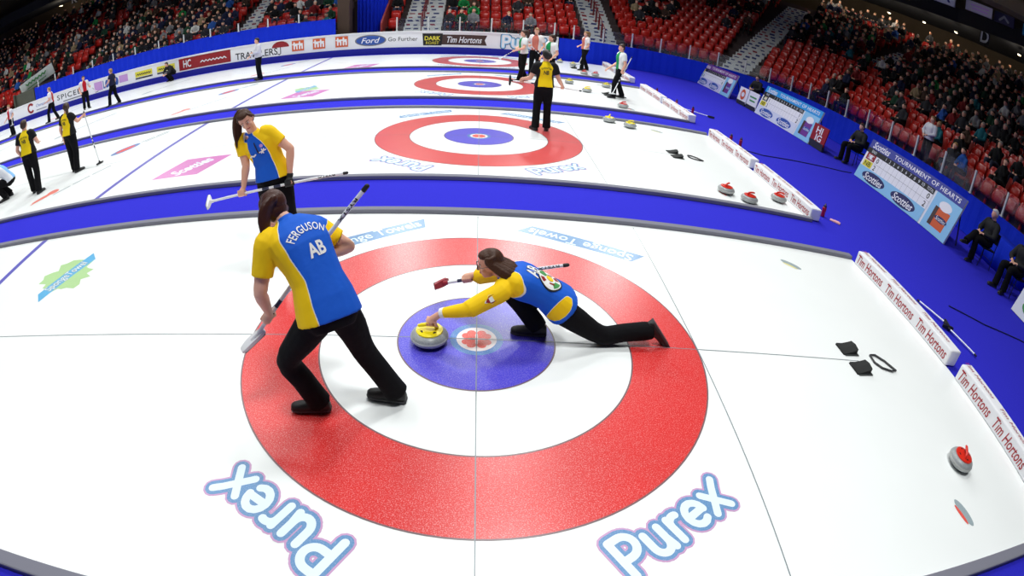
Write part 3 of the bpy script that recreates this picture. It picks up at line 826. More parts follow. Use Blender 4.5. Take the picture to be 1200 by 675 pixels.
def seated_mesh(pose, voxel=0.03):
    """a seated spectator, seat point at the origin, looking along +x; materials: skin, jacket, trousers, hair"""
    lean = (0.0, 0.08, -0.04, 0.03)[pose]; yaw = (0.0, 0.3, -0.4, 0.1)[pose]
    hip = V3((0.0, 0, 0.12)); neck = V3((0.02 + lean, 0, 0.60)); head = V3((0.06 + lean * 1.4, 0.02 * (pose - 1), 0.76))
    parts = []
    b = MB()
    def limb(pts, rad, mi):
        b.tube(pts, rad, 10, 0, 'round'); P = [V3(p) for p in pts]
        for i in range(len(P) - 1): parts.append((P[i], P[i + 1], rad[min(i, len(rad) - 1)], mi))
    limb([hip, hip.lerp(neck, 0.5), neck - V3((0, 0, 0.06))], [0.17, 0.165, 0.14], 1)
    limb([neck - V3((0, 0, 0.03)), neck + V3((0.01, 0, 0.06))], [0.06, 0.055], 0)
    b.ellipsoid(head, (0.098, 0.078, 0.115)); parts.append((head, head + V3((0.03, 0, -0.02)), 0.09, 0))
    b.ellipsoid(head + V3((-0.025, 0, 0.03)), (0.095, 0.086, 0.105)); parts.append((head + V3((-0.05, 0, 0.05)), head + V3((0.0, 0, 0.09)), 0.085, 3))
    for s in (-1, 1):
        sh = neck + V3((-0.01, s * 0.18, -0.08)); el = V3((0.10 + lean, s * 0.25, 0.28)); wr = V3((0.30, s * (0.10 if pose != 2 else 0.2), 0.24))
        if pose == 3 and s == 1: el = V3((0.2, 0.22, 0.36)); wr = V3((0.2, 0.10, 0.62))
        limb([sh, el], [0.068, 0.055], 1); limb([el, wr], [0.054, 0.042], 1)
        limb([wr, wr + (wr - el).normalized() * 0.09], [0.036, 0.03], 0)
        kn = V3((0.45, s * 0.12, 0.12)); an = V3((0.43 + 0.05 * (pose % 2), s * 0.12, -0.30))
        limb([hip + V3((0, s * 0.09, -0.02)), kn], [0.10, 0.075], 2); limb([kn, an], [0.073, 0.055], 2)
        limb([an + V3((-0.03, 0, -0.06)), an + V3((0.15, 0, -0.07))], [0.045, 0.04], 2)
    me = fuse(b, voxel, 2)
    idx = []
    for p in me.polygons:
        c = p.center; best = (9, 1)
        for a, e, r, mi in parts:
            d = seg_dist(c, a, e) - r
            if d < best[0]: best = (d, mi)
        idx.append(best[1])
    me.polygons.foreach_set('material_index', idx)
    return me, idx
SPECT = [seated_mesh(k) for k in range(4)]

# ------------------------------------------------------------------ seats
def seat_geo():
    back = MB(); rows = []
    for j, (z, dx, w, th) in enumerate(((0.30, 0.02, 0.40, 0.03), (0.42, 0.0, 0.44, 0.03), (0.62, -0.03, 0.45, 0.03), (0.76, -0.055, 0.43, 0.03), (0.82, -0.07, 0.36, 0.024), (0.835, -0.075, 0.28, 0.012))):
        ring = []
        for k in range(7):
            u = -1 + 2 * k / 6.0
            ring.append(V3((dx + 0.045 * u * u, u * w / 2, z)))
        for k in range(6, -1, -1):
            u = -1 + 2 * k / 6.0
            ring.append(V3((dx + 0.045 * u * u - th, u * w / 2, z)))
        rows.append(ring)
    back.ring_loft(rows)
    back.box((-0.03, 0, 0.16), (0.05, 0.08, 0.32))
    pan = MB(); rows = []
    # folded seat pan, tipped up against the back
    for z, x, w in ((0.33, 0.10, 0.34), (0.37, 0.13, 0.41), (0.52, 0.115, 0.43), (0.68, 0.075, 0.41), (0.715, 0.06, 0.34)):
        ring = []
        for k in range(6):
            u = -1 + 2 * k / 5.0; ring.append(V3((x + 0.03 * (1 - u * u), u * w / 2, z)))
        for k in range(5, -1, -1):
            u = -1 + 2 * k / 5.0; ring.append(V3((x - 0.035, u * w / 2, z)))
        rows.append(ring)
    pan.ring_loft(rows)
    return back, pan
SB, SP = seat_geo()
SF = MB(); SF.box((0.24, 0, 0.40), (0.40, 0.42, 0.05))
seat_back_me = SB.mesh('seat_back', M_SEAT); seat_pan_me = SP.mesh('seat_pan', M_SEAT)
for me in (seat_back_me, seat_pan_me): me.polygons.foreach_set('use_smooth', [True] * len(me.polygons))

SLOTS = []      # (s, d, row, z, angle)
PITCH = 0.51
def slot_ok(s, d, n):
    if in_aisle(s - 0.2, d) or in_aisle(s + 0.2, d): return False
    for a, c in GAPS:
        if a - 0.25 <= s <= c + 0.25: return False
    if -35.2 < s < -31.7 and n < 3: return False
    return True
for n in range(NROW):
    d = D0 + DEP * n + 0.42; z = Z00 + RISE * n
    s = -44.0 if n < 6 else -50.0
    while s < 0:
        SLOTS.append((s, d, n, z)); s += PITCH
    da = PITCH / (RA + d); a = da * 0.6
    while a < PI / 2 - da * 0.3:
        SLOTS.append((a * RA, d, n, z)); a += da
    s = ARC + 0.25
    while s < 27:
        SLOTS.append((s, d, n, z)); s += PITCH
SLOTS = [q for q in SLOTS if slot_ok(q[0], q[1], q[2])]
CAMP = V3((-0.078, -3.484, 2.505))
cam_inv = cam.matrix_world.inverted()
def in_view(p, mar=0.02):
    """inside the fisheye frame"""
    v = (cam_inv @ p).normalized(); th = math.acos(max(-1, min(1, -v.z)))
    r = 2 * 19.4765 * math.sin(th / 2); q = math.hypot(v.x, v.y) or 1e-9
    fx = r * v.x / q / 36 - 0.02805; fy = r * v.y / q / 36 - 0.17015 * 675 / 1200
    return abs(fx) < 0.5 + mar and abs(fy) < 0.5 * 675 / 1200 + mar

def crowd_share(s, d, n):
    """how full the stands are, as the photograph shows them"""
    if n == 0 and 15.1 < s < 16.3: return 0.0
    if s < -31: return 0.55 if n > 1 else 0.35
    if s < -28.5: return 0.45
    if s < -19: return 0.74 if n > 0 else 0.4
    if s < -13: return 0.5 if n > 1 else 0.3
    if s < -7.5: return 0.72 if n < 4 else 0.4
    if s < -5.2: return 0.5 if n < 3 else 0.2
    if s < -2: return 0.32 if n in (1, 3, 4, 5) else 0.1
    if s < 3.7: return (0.0, 0.0, 0.0, 0.18, 0.22, 0.35, 0.2, 0.25, 0.4, 0.5, 0.5, 0.5, 0.5, 0.5, 0.4, 0.4)[n]
    if s < 8.3: return (0.0, 0.0, 0.05, 0.08, 0.12, 0.2, 0.45, 0.7, 0.7, 0.7, 0.7, 0.7, 0.6, 0.6, 0.5, 0.5)[n]
    if s < 11: return (0.1, 0.1, 0.2, 0.2, 0.3, 0.4, 0.7, 0.7, 0.6, 0.6, 0.6, 0.6, 0.5, 0.5, 0.5, 0.5)[n]
    return (0.04, 0.10, 0.30, 0.50, 0.60, 0.7, 0.72, 0.66, 0.6, 0.55, 0.5, 0.5, 0.45, 0.4, 0.4, 0.4)[n]
FRONT = {}   # a few front-row people the photo shows clearly are placed by hand later
rs = random.Random(77)
seats, people = [], []
SITTERS = []
for (s, d, n, z) in SLOTS:
    p = path(s, d, z + 0.6)
    if not in_view(p, 0.03): continue
    f = facing(s); ang = math.atan2(f.y, f.x)
    dist = (p - CAMP).length
    seats.append((dist, s, d, n, z, ang))
    if rs.random() < crowd_share(s, d, n):
        people.append((dist, s, d, n, z, ang))
taken = set((q[1], q[3]) for q in people)

MARKS = sorted([((a + c) / 2, nm) for nm, a, c, _ in AISLE] + [(CORN_A * RA, 'corner aisle'), (-12.35, 'blue curtain')])
def whereabouts(s, n, pool):
    """row and count from the nearest aisle"""
    best = min(MARKS, key=lambda m: abs(m[0] - s))
    side = 'left of' if s < best[0] else 'right of'
    return best, side
def counted(items):
    """(item, words) with each item counted outwards from its nearest aisle along its row"""
    grp = {}
    for it in items:
        best, side = whereabouts(it[1], it[3], None)
        grp.setdefault((it[3], best, side), []).append(it)
    out = []
    for (n, best, side), L in grp.items():
        L.sort(key=lambda it: abs(it[1] - best[0]))
        for k, it in enumerate(L):
            out.append((it, nth(n + 1), nth(k + 1), side, best[1]))
    return out

empties = [q for q in seats if (q[1], q[3]) not in taken]
empties.sort(); near = empties[:300]; rest = empties[300:] + [q for q in seats if (q[1], q[3]) in taken]
root0 = None
nearset = set((q[1], q[3]) for q in near)
for it, row, k, side, nm in counted(empties):
    dist, s, d, n, z, ang = it
    if (s, n) not in nearset: continue
    o = bpy.data.objects.new('stadium_seat', seat_back_me); COL.objects.link(o)
    o.location = path(s, d + 0.12, z); o.rotation_euler = (0, 0, ang)
    tag(o, 'empty red folding seat, %s row up, %s empty one %s the %s' % (row, k, side, nm), 'seat', 'empty red seats in the stands')
    c = bpy.data.objects.new('seat_pan', seat_pan_me); COL.objects.link(c); c.parent = o

b = MB()
for dist, s, d, n, z, ang in rest:
    occ = (s, n) in taken
    R = Matrix.Translation(path(s, d + (0.17 if occ else 0.12), z)) @ Matrix.Rotation(ang, 4, 'Z')
    pan = SF if occ else SP
    b.add([R @ V3(v) for v in SB.v], SB.f); b.add([R @ V3(v) for v in pan.v], pan.f)
o = b.build('stadium_seats', M_SEAT, smooth=True); tag(o, 'red folding seats filling the far and upper rows of the stands', 'seats', kind='stuff')

# spectators: the nearest ones each on their own, the far ones as one crowd
people.sort()
VAR = {}
def spect_variant(pose, j, t, h, sk):
    key = (pose, j, t, h, sk)
    if key not in VAR:
        me = SPECT[pose][0].copy(); me.materials.clear()
        for m in ((SKIN, SKIN2)[sk], JM[j], TROU[t], HAIRS[h]): me.materials.append(m)
        me.polygons.foreach_set('material_index', SPECT[pose][1])
        VAR[key] = me
    return VAR[key]
WJ = [22, 14, 4, 9, 4, 3, 1.5, 4, 3, 1.2, 1.5, 2]
NEAR_P = 262
far_mb = MB()
lab_people = {}
for it, row, k, side, nm in counted(people):
    lab_people[(it[1], it[3])] = (row, k, side, nm)
for q, (dist, s, d, n, z, ang) in enumerate(people):
    j = rs.choices(range(12), WJ)[0]; pose = rs.randrange(4); t = rs.choices(range(3), (6, 3, 2))[0]; h = rs.choices(range(4), (5, 3, 4, 2))[0]; sk = rs.choices((0, 1), (5, 1))[0]
    loc = path(s, d - 0.08, z + 0.42); a = ang + rs.uniform(-0.25, 0.25); k = rs.uniform(0.94, 1.05)
    if q < NEAR_P:
        o = bpy.data.objects.new('person', spect_variant(pose, j, t, h, sk)); COL.objects.link(o)
        o.location = loc; o.rotation_euler = (0, 0, a); o.scale = (k, k, k)
        row, c, side, nm = lab_people[(s, n)]
        tag(o, 'spectator in %s top, %s row up, %s %s the %s' % (JACKETS[j][0], row, c, side, nm), 'person', 'spectators in the stands')
    else:
        R = Matrix.Translation(loc) @ Matrix.Rotation(a, 4, 'Z') @ Matrix.Scale(k, 4)
        me, idx = SPECT[pose]
        o_ = len(far_mb.v)
        far_mb.v.extend([tuple(R @ v.co) for v in me.vertices])
        cols = (0 if sk == 0 else 1, 2 + j, 14 + t, 17 + h)
        for p, mi in zip(me.polygons, idx):
            far_mb.f.append(tuple(i + o_ for i in p.vertices)); far_mb.m.append(cols[mi])
o = far_mb.build('crowd', [SKIN, SKIN2] + JM + TROU + HAIRS, smooth=True)
tag(o, 'seated crowd filling the far and upper rows of the stands', 'crowd', kind='stuff')
# ------------------------------------------------------------------ curling stones
M_GRAN = mat('granite', (150, 154, 156), rough=0.35, spec=0.5, vary=(90, 0.45))
M_BAND = mat('granite_band', (176, 178, 176), rough=0.7, vary=(140, 0.3))
M_CAPR = mat('handle_red', (214, 44, 28), rough=0.3)
M_CAPY = mat('handle_yellow', (240, 220, 20), rough=0.3)
def make_stone(kind):
    m = M_CAPR if kind == 'red' else M_CAPY
    t = thing('curling_stone', 'stone', 'curling stone')
    b = MB(); b.lathe([(0.045, 0.0), (0.07, 0.003), (0.105, 0.012), (0.132, 0.03), (0.1435, 0.048), (0.1435, 0.068), (0.134, 0.088), (0.112, 0.105), (0.085, 0.113), (0.0, 0.114)], 40)
    b.build('granite_body', M_GRAN, t, smooth=True)
    b = MB(); b.lathe([(0.1430, 0.045), (0.1452, 0.050), (0.1452, 0.066), (0.1430, 0.071)], 40)
    b.build('striking_band', M_BAND, t, smooth=True, label='paler frosted striking band')
    b = MB(); b.lathe([(0.098, 0.104), (0.103, 0.111), (0.101, 0.119), (0.07, 0.126), (0.0, 0.127)], 32)
    for k in range(4):
        a = k * PI / 2 + 0.5; b.box((0.068 * math.cos(a), 0.068 * math.sin(a), 0.125), (0.026, 0.014, 0.003), 1, Matrix.Rotation(a + PI / 2, 3, 'Z'))
    b.build('handle_cap', [m, M_BLACK], t, smooth=False, label='%s plastic cap' % kind)
    b = MB()
    b.tube([(-0.055, 0, 0.12), (-0.055, 0, 0.140), (-0.035, 0, 0.158), (0.0, 0, 0.164), (0.055, 0, 0.164), (0.078, 0, 0.160)], [0.017, 0.014, 0.0135, 0.014, 0.015, 0.012], 12, 0, 'round')
    b.build('handle', m if kind == 'red' else m, t, smooth=True, label='%s handle' % kind)
    return t
ST = {'red': make_stone('red'), 'yellow': make_stone('yellow')}
USED = {'red': [], 'yellow': []}
def stone(kind, x, y, rz, label):
    return place(ST[kind], USED[kind], (x, y, 0.0022), rz, label, 'curling stones')
stone('yellow', -0.36, -0.06, PI + 0.15, 'yellow handled granite stone under the hand of the lunging thrower')
stone('red', 4.20, -1.40, 0.9, 'red handled granite stone alone near the end of the nearest sheet')
stone('red', 3.90, 4.33, 0.7, 'leftmost of three red handled stones in the near corner of the second sheet')
stone('red', 4.22, 4.08, 0.2, 'middle red handled stone beside the wide blue strip on the second sheet')
stone('red', 4.98, 4.42, -0.3, 'red handled stone against the white foam barrier of the second sheet')
stone('yellow', 2.83, 8.44, 1.2, 'left of two yellow handled stones at the far edge of the second sheet')
stone('yellow', 3.22, 8.10, 0.3, 'right one of two yellow handled stones at the far edge of the second sheet')
stone('red', 3.66, 10.55, 0.4, 'red handled stone standing alone at the near edge of the third sheet')
stone('yellow', 3.06, 12.5, 0.1, 'yellow handled stone in front of the green and white shirted player')
stone('yellow', 2.75, 13.9, 0.8, 'yellow handled stone at the far edge of the third sheet, left one')
stone('yellow', 3.95, 14.0, 0.8, 'yellow handled stone behind the legs of the green and white player')
stone('red', 2.85, 18.9, 0.8, 'dark looking red handled stone left of the white and red shirted player')
stone('yellow', 3.3, 20.2, 0.8, 'yellow handled stone against the blue cloth wall on the farthest sheet')
stone('yellow', 3.75, 19.5, 0.8, 'yellow handled stone behind the feet of the white and red player')
stone('red', 3.75, 16.9, 0.6, 'left one of two red handled stones at the near edge of the farthest sheet')
stone('red', 4.15, 16.8, 0.2, 'right one of two red handled stones at the near edge of the farthest sheet')

# ------------------------------------------------------------------ hacks
def make_hack():
    t = thing('hack', 'hack', 'hack')
    M = mat('rubber_black', (24, 26, 26), rough=0.8)
    b = MB()
    rings = []
    for k in range(9):
        u = k / 8.0; x = -0.10 + 0.2 * u; h = 0.015 + 0.06 * u ** 1.6; w = 0.085 - 0.012 * u
        rings.append([V3((x, -w, 0)), V3((x, w, 0)), V3((x, w, h * 0.8)), V3((x, 0, h)), V3((x, -w, h * 0.8))])
    b.ring_loft(rings); b.build('foot_rest', M, t)
    b = MB(); b.box((0.02, 0, 0.004), (0.2, 0.2, 0.008)); b.build('base_plate', mat('hack_plate', (54, 58, 58), rough=0.5), t)
    return t
HK = make_hack(); HU = []
for i in range(4):
    for sy in (0.17, -0.13):
        place(HK, HU, (3.63, STEP * i + sy, 0.0025), 0.06, 'black rubber foothold on the %s sheet, the %s one of its pair' % (SHEETN[i], 'far' if sy > 0 else 'near'), 'hacks')
for i in range(3):
    b = MB()
    pts = [(-0.11, 0.10, 0.014), (-0.12, -0.02, 0.014), (-0.06, -0.10, 0.014), (0.06, -0.14, 0.014), (0.14, -0.13, 0.014), (0.06, 0.02, 0.014), (-0.03, 0.11, 0.014)]
    rings = []
    P = [V3(p) for p in pts]
    for k, p in enumerate(P):
        t_ = (P[(k + 1) % 7] - P[k - 1]).normalized(); n_ = V3((-t_.y, t_.x, 0))
        rings.append([p + n_ * 0.012, p + V3((0, 0, 0.012)), p - n_ * 0.012, p - V3((0, 0, 0.012))])
    b.ring_loft(rings, closed=True)
    o = b.build('hack_strap', M_DARK); o.location = (4.04, STEP * i + 0.0, 0)
    tag(o, 'thin dark strap loop lying behind the footholds of the %s sheet' % SHEETN[i], 'strap')

# ------------------------------------------------------------------ scoreboards along the house end
def board_frame(y_left, w, h, x0=9.7, lean=0.36):
    u = V3((0, -1, 0)); v = V3((lean, 0, math.sqrt(h * h - lean * lean))).normalized()
    return V3((x0, y_left, 0.0)), u, v
def scoreboard(y_left, label, strip, base, oval, picture, flags, scores, w=3.84, h=1.2):
    t = thing('scoreboard', label, 'scoreboard', (9.7, y_left - w / 2, 0), 0)
    o, u, v = V3((0, w / 2, 0.004)), V3((0, -1, 0)), V3((0.36, 0, 1.145)).normalized()
    n = u.cross(v)
    if n.x > 0: n = -n
    b = MB(); c = o + u * (w / 2) + v * (h / 2) - n * 0.03
    b.box(c, (w, h, 0.05), 0, ax=(u, v, n)); b.build('board', M_OFFW, t)
    b = MB()
    for x in (0.15, w - 0.15):
        b = MB(); p = o + u * x + v * (h * 0.9) - n * 0.06; q = V3((p.x + 0.3, p.y, 0.01)); b.tube([p, q], 0.018, 6)
        b.build('leg', M_DARK, t)
    def put(name, items, mats, lab=None):
        b = MB()
        for g, mi, lf in items:
            b.add([o + u * p[0] + v * p[1] + n * lf for p in g[0]], g[1], mi)
        return b.build(name, mats, t, label=lab)
    RCT = lambda x0, x1, y0, y1: rect_geo(x1 - x0, y1 - y0, (x0 + x1) / 2, (y0 + y1) / 2)
    put('title_strip', [(RCT(0, w, h - 0.25, h), 0, .002)] +
        [(move_geo(text_fit('Scotties', 0.72, 0.2, shear=0.25, bold=0.015), 0.5, h - 0.125), 1, .004), (move_geo(text_fit('TOURNAMENT OF HEARTS', w * 0.68, 0.12, bold=0.012, space=1.1), w * 0.62, h - 0.125), 1, .004)],
        [strip, M_WHITE], 'title strip with white capitals')
    put('header_row', [(RCT(0.0, w * 0.74, h - 0.40, h - 0.25), 0, .003)] +
        [(move_geo(text_geo(str(k), 0.13), 0.66 + 0.175 * k, h - 0.325), 1, .005) for k in range(1, 11)] + [(move_geo(text_fit('TOTAL', 0.25, 0.085), w * 0.7, h - 0.325), 1, .005), (move_geo(text_fit('END', 0.2, 0.08), 0.3, h - 0.325), 1, .005)],
        [M_BLACK, M_OFFW], 'black row of end numbers')
    put('score_grid', [(RCT(0.0, w * 0.74, 0.38, h - 0.40), 0, .002)] + [(RCT(0.74 + 0.175 * k, 0.745 + 0.175 * k, 0.38, h - 0.40), 1, .003) for k in range(11)] + [(RCT(0.5, w * 0.74, 0.585, 0.592), 1, .003)], [M_WHITE, M_GREY], 'white score grid')
    put('team_flag', [(RCT(0.08, 0.46, 0.6, 0.8), 0, .004), (disc_geo(0.06, 0.07, 0.27, 0.70), 1, .006), (move_geo(text_fit(flags[0][2], 0.24, 0.13, bold=0.01), 0.27, 0.70), 2, .008)], [flags[0][0], flags[0][1], M_WHITE])
    put('team_flag', [(RCT(0.08, 0.46, 0.39, 0.58), 0, .004), (RCT(0.14, 0.40, 0.43, 0.54), 1, .006), (move_geo(text_fit(flags[1][2], 0.26, 0.13, bold=0.01), 0.27, 0.485), 2, .008)], [flags[1][0], flags[1][1], M_BLACK])
    sc = []
    for (x, y, sx) in ((0.58, 0.70, scores[0]), (0.58, 0.48, scores[1]), (w * 0.71, 0.70, scores[0]), (w * 0.71, 0.48, scores[1])):
        put('score_number', [(move_geo(text_geo(sx, 0.2, bold=0.01), x, y), 0, .006)], [M_BLACK])
    put('sponsor_strip', [(RCT(0, w * 0.74, 0.0, 0.38), 0, .002)] + [g for k in range(2) for g in ((disc_geo(0.5, 0.155, w * (0.2 + 0.34 * k), 0.19), 1, .004), (move_geo(text_fit('Scotties', 0.8, 0.2, shear=0.25, bold=0.015), w * (0.2 + 0.34 * k), 0.19), 2, .006))],
        [base, oval, M_WHITE], 'strip with two dark ovals of white script')
    x0 = w * 0.76
    put('picture_panel', [(RCT(x0, w, 0.0, h - 0.25), 0, .002), (RCT(x0 + 0.17, w - 0.22, 0.15, 0.64), 1, .004), (RCT(x0 + 0.17, x0 + 0.29, 0.15, 0.64), 2, .006), (disc_geo(0.22, 0.12, (x0 + w) / 2, 0.73), 3, .005),
        (disc_geo(0.22, 0.07, (x0 + w) / 2 + 0.05, 0.40), 4, .007), (move_geo(text_fit('Scotties', 0.34, 0.1, shear=0.2), (x0 + w) / 2 + 0.05, 0.40), 3, .009)],
        [base if picture[0] is None else picture[0], picture[1], M_BROWN, M_WHITE, oval], 'picture of a tissue box')
    return t
FL = {'sk': (M_SIGNRED, M_WHITE, 'SC'), 'nb': (M_SIGNYEL, M_SIGNYEL, 'NB')}
scoreboard(8.35, 'big scoreboard with a dark blue title strip, nearest the lens at the house end', mat('title_blue', (52, 62, 150), rough=0.5), M_LTBLUE, M_NAVY, (None, M_ORG), (FL['sk'], FL['nb']), ('0', '2'))
scoreboard(14.8, 'scoreboard with a bright light blue title strip, left of the red square sign', M_CYAN, mat('strip_white', (214, 220, 236), rough=0.5), M_SIGNBLUE, (M_LTBLUE, M_PURPLE), ((M_DARK, M_SIGNYEL, 'AB'), FL['nb']), ('1', '2'))
scoreboard(21.0, 'scoreboard with a purple title strip, farthest along the house end', M_PURPLE, mat('strip_lilac', (206, 204, 234), rough=0.5), M_SIGNBLUE, (M_LTBLUE, M_PURPLE), ((M_SIGNYEL, M_ORG, 'AK'), (M_LTBLUE, M_WHITE, 'ON')), ('1', '0'), w=3.72, h=1.1)
b = MB()
t = thing('scoreboard', 'corner of a white board with a blue and green print at the right edge', 'scoreboard', (9.7, 0.1, 0))
o_, u, v = V3((0, 2.0, 0.004)), V3((0, -1, 0)), V3((0.36, 0, 1.145)).normalized(); n = V3((-v.z, 0, v.x))
b = MB(); b.box(o_ + u * 1.9 + v * 0.6 - n * 0.03, (3.8, 1.2, 0.05), 0, ax=(u, v, n)); b.build('board', M_OFFW, t)
b = MB()
for g, mi, lf in ((disc_geo(0.42, 0.2, 0.75, 0.62), 0, .003), (disc_geo(0.36, 0.16, 0.55, 0.25), 1, .003), (move_geo(text_fit('Scotties', 0.7, 0.2, shear=0.25, bold=0.01), 0.8, 0.62), 2, .006)):
    b.add([o_ + u * p[0] + v * p[1] + n * lf for p in g[0]], g[1], mi)
b.build('print', [M_SIGNBLUE, M_SIGNGREEN, M_WHITE], t)

def small_sign(y_left, w, h, z, label, items, mats, x0=9.75, lean=0.1):
    t = thing('sign_board', label, 'sign', (x0, y_left - w / 2, 0))
    o, u, v = V3((0, w / 2, z)), V3((0, -1, 0)), V3((lean, 0, h)).normalized(); n = V3((-v.z, 0, v.x))
    b = MB(); b.box(o + u * (w / 2) + v * (h / 2) - n * 0.02, (w, h, 0.035), 0, ax=(u, v, n)); b.build('panel', mats[0], t)
    b = MB(); b.box(V3((0.03, 0, z / 2 + 0.03)), (0.08, w * 0.96, z + 0.06)); b.build('stand', M_DARK, t, label='dark stand')
    b = MB()
    for g, mi, lf in items: b.add([o + u * p[0] + v * p[1] + n * lf for p in g[0]], g[1], mi - 1)
    b.build('print', mats[1:], t)
small_sign(11.0, 0.82, 0.6, 0.16, 'dark red square sign with white letters beside the light blue scoreboard', [(move_geo(text_fit('HI', 0.34, 0.22, bold=0.02), 0.38, 0.42), 1, .003), (move_geo(text_fit('IG', 0.34, 0.22, bold=0.02), 0.44, 0.18), 1, .003)], [M_SIGNRED, M_WHITE])
small_sign(16.55, 0.78, 0.62, 0.1, 'white sign with an orange badge, left of its white neighbour', [(disc_geo(0.2, 0.22, 0.38, 0.33), 1, .003), (disc_geo(0.13, 0.1, 0.38, 0.33), 2, .005)], [M_WHITE, M_ORG, M_OFFW])
small_sign(15.7, 0.8, 0.62, 0.1, 'white sign with faint green lettering, against the light blue scoreboard', [(stroke_geo([[(0.15, 0.4), (0.65, 0.4)], [(0.2, 0.25), (0.6, 0.25)]], 0.06), 1, .003)], [M_WHITE, M_SIGNGREEN])

# ------------------------------------------------------------------ things lying on the blue carpet
def bottle(x, y, rz, label, lying=False):
    t = thing('water_bottle', label, 'bottle', (x, y, -0.012), rz)
    R = Matrix.Rotation(PI / 2, 4, 'Y') if lying else Matrix.Identity(4)
    off = V3((0, 0, 0.042 if lying else 0.0))
    b = MB(); b.lathe([(0.0, 0.0), (0.037, 0.004), (0.04, 0.02), (0.034, 0.09), (0.04, 0.14), (0.038, 0.17), (0.03, 0.185)], 16)
    b.v = [tuple(R @ V3(p) + off) for p in b.v]; b.build('flask', mat('bottle_red', (168, 22, 60), rough=0.3), t, smooth=True)
    b = MB(); b.lathe([(0.032, 0.183), (0.033, 0.21), (0.014, 0.22), (0.014, 0.245), (0.0, 0.247)], 14)
    b.v = [tuple(R @ V3(p) + off) for p in b.v]; b.build('cap', mat('bottle_cap', (40, 20, 60), rough=0.4), t, smooth=True)
bottle(5.80, 4.15, 0, 'red water bottle standing at the near end of the second sheet')
bottle(5.78, 8.35, 0, 'red water bottle behind the far barrier of the second sheet, left one')
bottle(5.95, 8.15, 0, 'red water bottle behind the far barrier of the second sheet, right one')
bottle(5.72, 12.25, 0, 'red water bottle behind the barriers of the third sheet, left of the broom')
bottle(5.95, 11.45, 0, 'red water bottle beside the black broom head behind the third sheet')
bottle(5.70, 14.2, 0, 'red water bottle behind the far barrier of the third sheet')
b = MB(); b.box((0, 0, 0.012), (0.2, 0.11, 0.022)); b.box((0.03, 0.0, 0.026), (0.1, 0.09, 0.01))
o = b.build('towel', mat('towel_pink', (228, 170, 176), rough=0.9), bevel=0.008); o.location = (6.0, 4.0, -0.012); o.rotation_euler = (0, 0, -0.7)
tag(o, 'small folded pink towel beside the red bottle on the carpet', 'towel')
b = MB()
pts = [(5.6, 7.95, 0.0), (6.4, 7.75, 0), (7.4, 8.0, 0), (8.4, 8.2, 0), (9.3, 8.35, 0), (9.72, 8.5, 0.0)]
b.tube(pts, 0.012, 6); tag(b.build('cable', M_NAVY), 'thin dark cable running over the carpet to the big scoreboard', 'cable')
b = MB(); b.tube([(6.9, 1.6, 0), (7.6, 1.25, 0), (8.6, 1.0, 0), (9.6, 0.6, 0)], 0.011, 6); tag(b.build('cable', M_NAVY), 'thin dark cable on the carpet at the right edge', 'cable')

# ------------------------------------------------------------------ brooms
M_HANDLE = mat('broom_white', (232, 234, 236), rough=0.3)
M_HBAND = mat('broom_band', (34, 36, 70), rough=0.4)
def broom(name_label, A, B, head_dir, head_col='white', head_tilt=None, letters=True, bands=((0.34, 0.62),), rad=0.0135):
    """broom from handle end A to head end B (world points)"""
    A, B = V3(A), V3(B)
    t = thing('curling_broom', name_label, 'broom', B, 0, 'curling brooms')
    a = A - B; L = a.length; ax = a.normalized()
    b = MB(); b.tube([ax * 0.03, ax * L], rad, 12, 0, 'flat'); b.build('handle', M_HANDLE, t, smooth=False)
    b = MB(); b.tube([ax * L, ax * (L + 0.03)], [rad * 1.15, rad * 1.1], 12, 0, 'round'); b.build('end_cap', M_BLACK, t, label='black end cap')
    for q, (f0, f1) in enumerate(bands):
        k = f0
        while k < f1 - 0.01:
            b = MB(); b.tube([ax * (L * k), ax * (L * min(f1, k + 0.05))], rad * 1.05, 12); k += 0.085
            b.build('grip_band', M_HBAND, t, label='dark blue band on the shaft')
    hd = V3(head_dir).normalized(); hd = (hd - ax * hd.dot(ax) * (0.0 if head_tilt is None else head_tilt)).normalized()
    nrm = (ax - hd * ax.dot(hd)).normalized(); sd = hd.cross(nrm)
    col = {'white': M_HANDLE, 'black': M_BLACK, 'red': mat('broom_red', (150, 30, 44), rough=0.4)}[head_col]
    b = MB()
    rings = []
    for k in range(9):
        u = -1 + k / 4.0; w = 0.034 * (1 - 0.35 * abs(u) ** 3); h = 0.026 * (1 - 0.45 * abs(u) ** 2)
        c = hd * (u * 0.105)
        rings.append([c + sd * w, c + sd * w * 0.8 + nrm * h, c - sd * w * 0.8 + nrm * h, c - sd * w])
    b.ring_loft(rings); b.tube([V3((0, 0, 0)) + nrm * 0.01, ax * 0.06], [0.024, 0.017], 10); b.build('head', col, t)
    b = MB(); b.box(-nrm * 0.006, (0.185, 0.06, 0.012), 0, ax=(hd, sd, nrm)); b.build('pad', {'black': M_DARK, 'white': M_GREY}.get(head_col, M_BLACK), t, bevel=0.004, label='dark brush pad')
    if letters:
        b = MB()
        e1 = ax; e2 = (CAMP - (B + A) / 2); e2 = (e2 - e1 * e2.dot(e1)).normalized(); e3 = e2.cross(e1)
        vs, fs = text_fit('RYSTX' if letters is True else letters, 0.17, rad * 1.5, bold=0.02)
        b.add([ax * (L * 0.88 + (-p[0])) + e3 * (p[1]) * -1 + e2 * (rad + 0.0015) for p in vs], fs)
        b.build('lettering', M_BLACK, t)
    return t
broom('white broom lying along the carpet behind the nearest barrier, black head in the middle', (6.02, 1.5, 0.02), (6.2, 0.98, 0.03), (0.4, 1, 0), 'black', letters=None, bands=())
broom('short white broom lying on the carpet beside the near barrier gap', (6.28, 0.35, 0.02), (6.14, 0.9, 0.03), (1, -0.3, 0), 'black', letters=None, bands=())
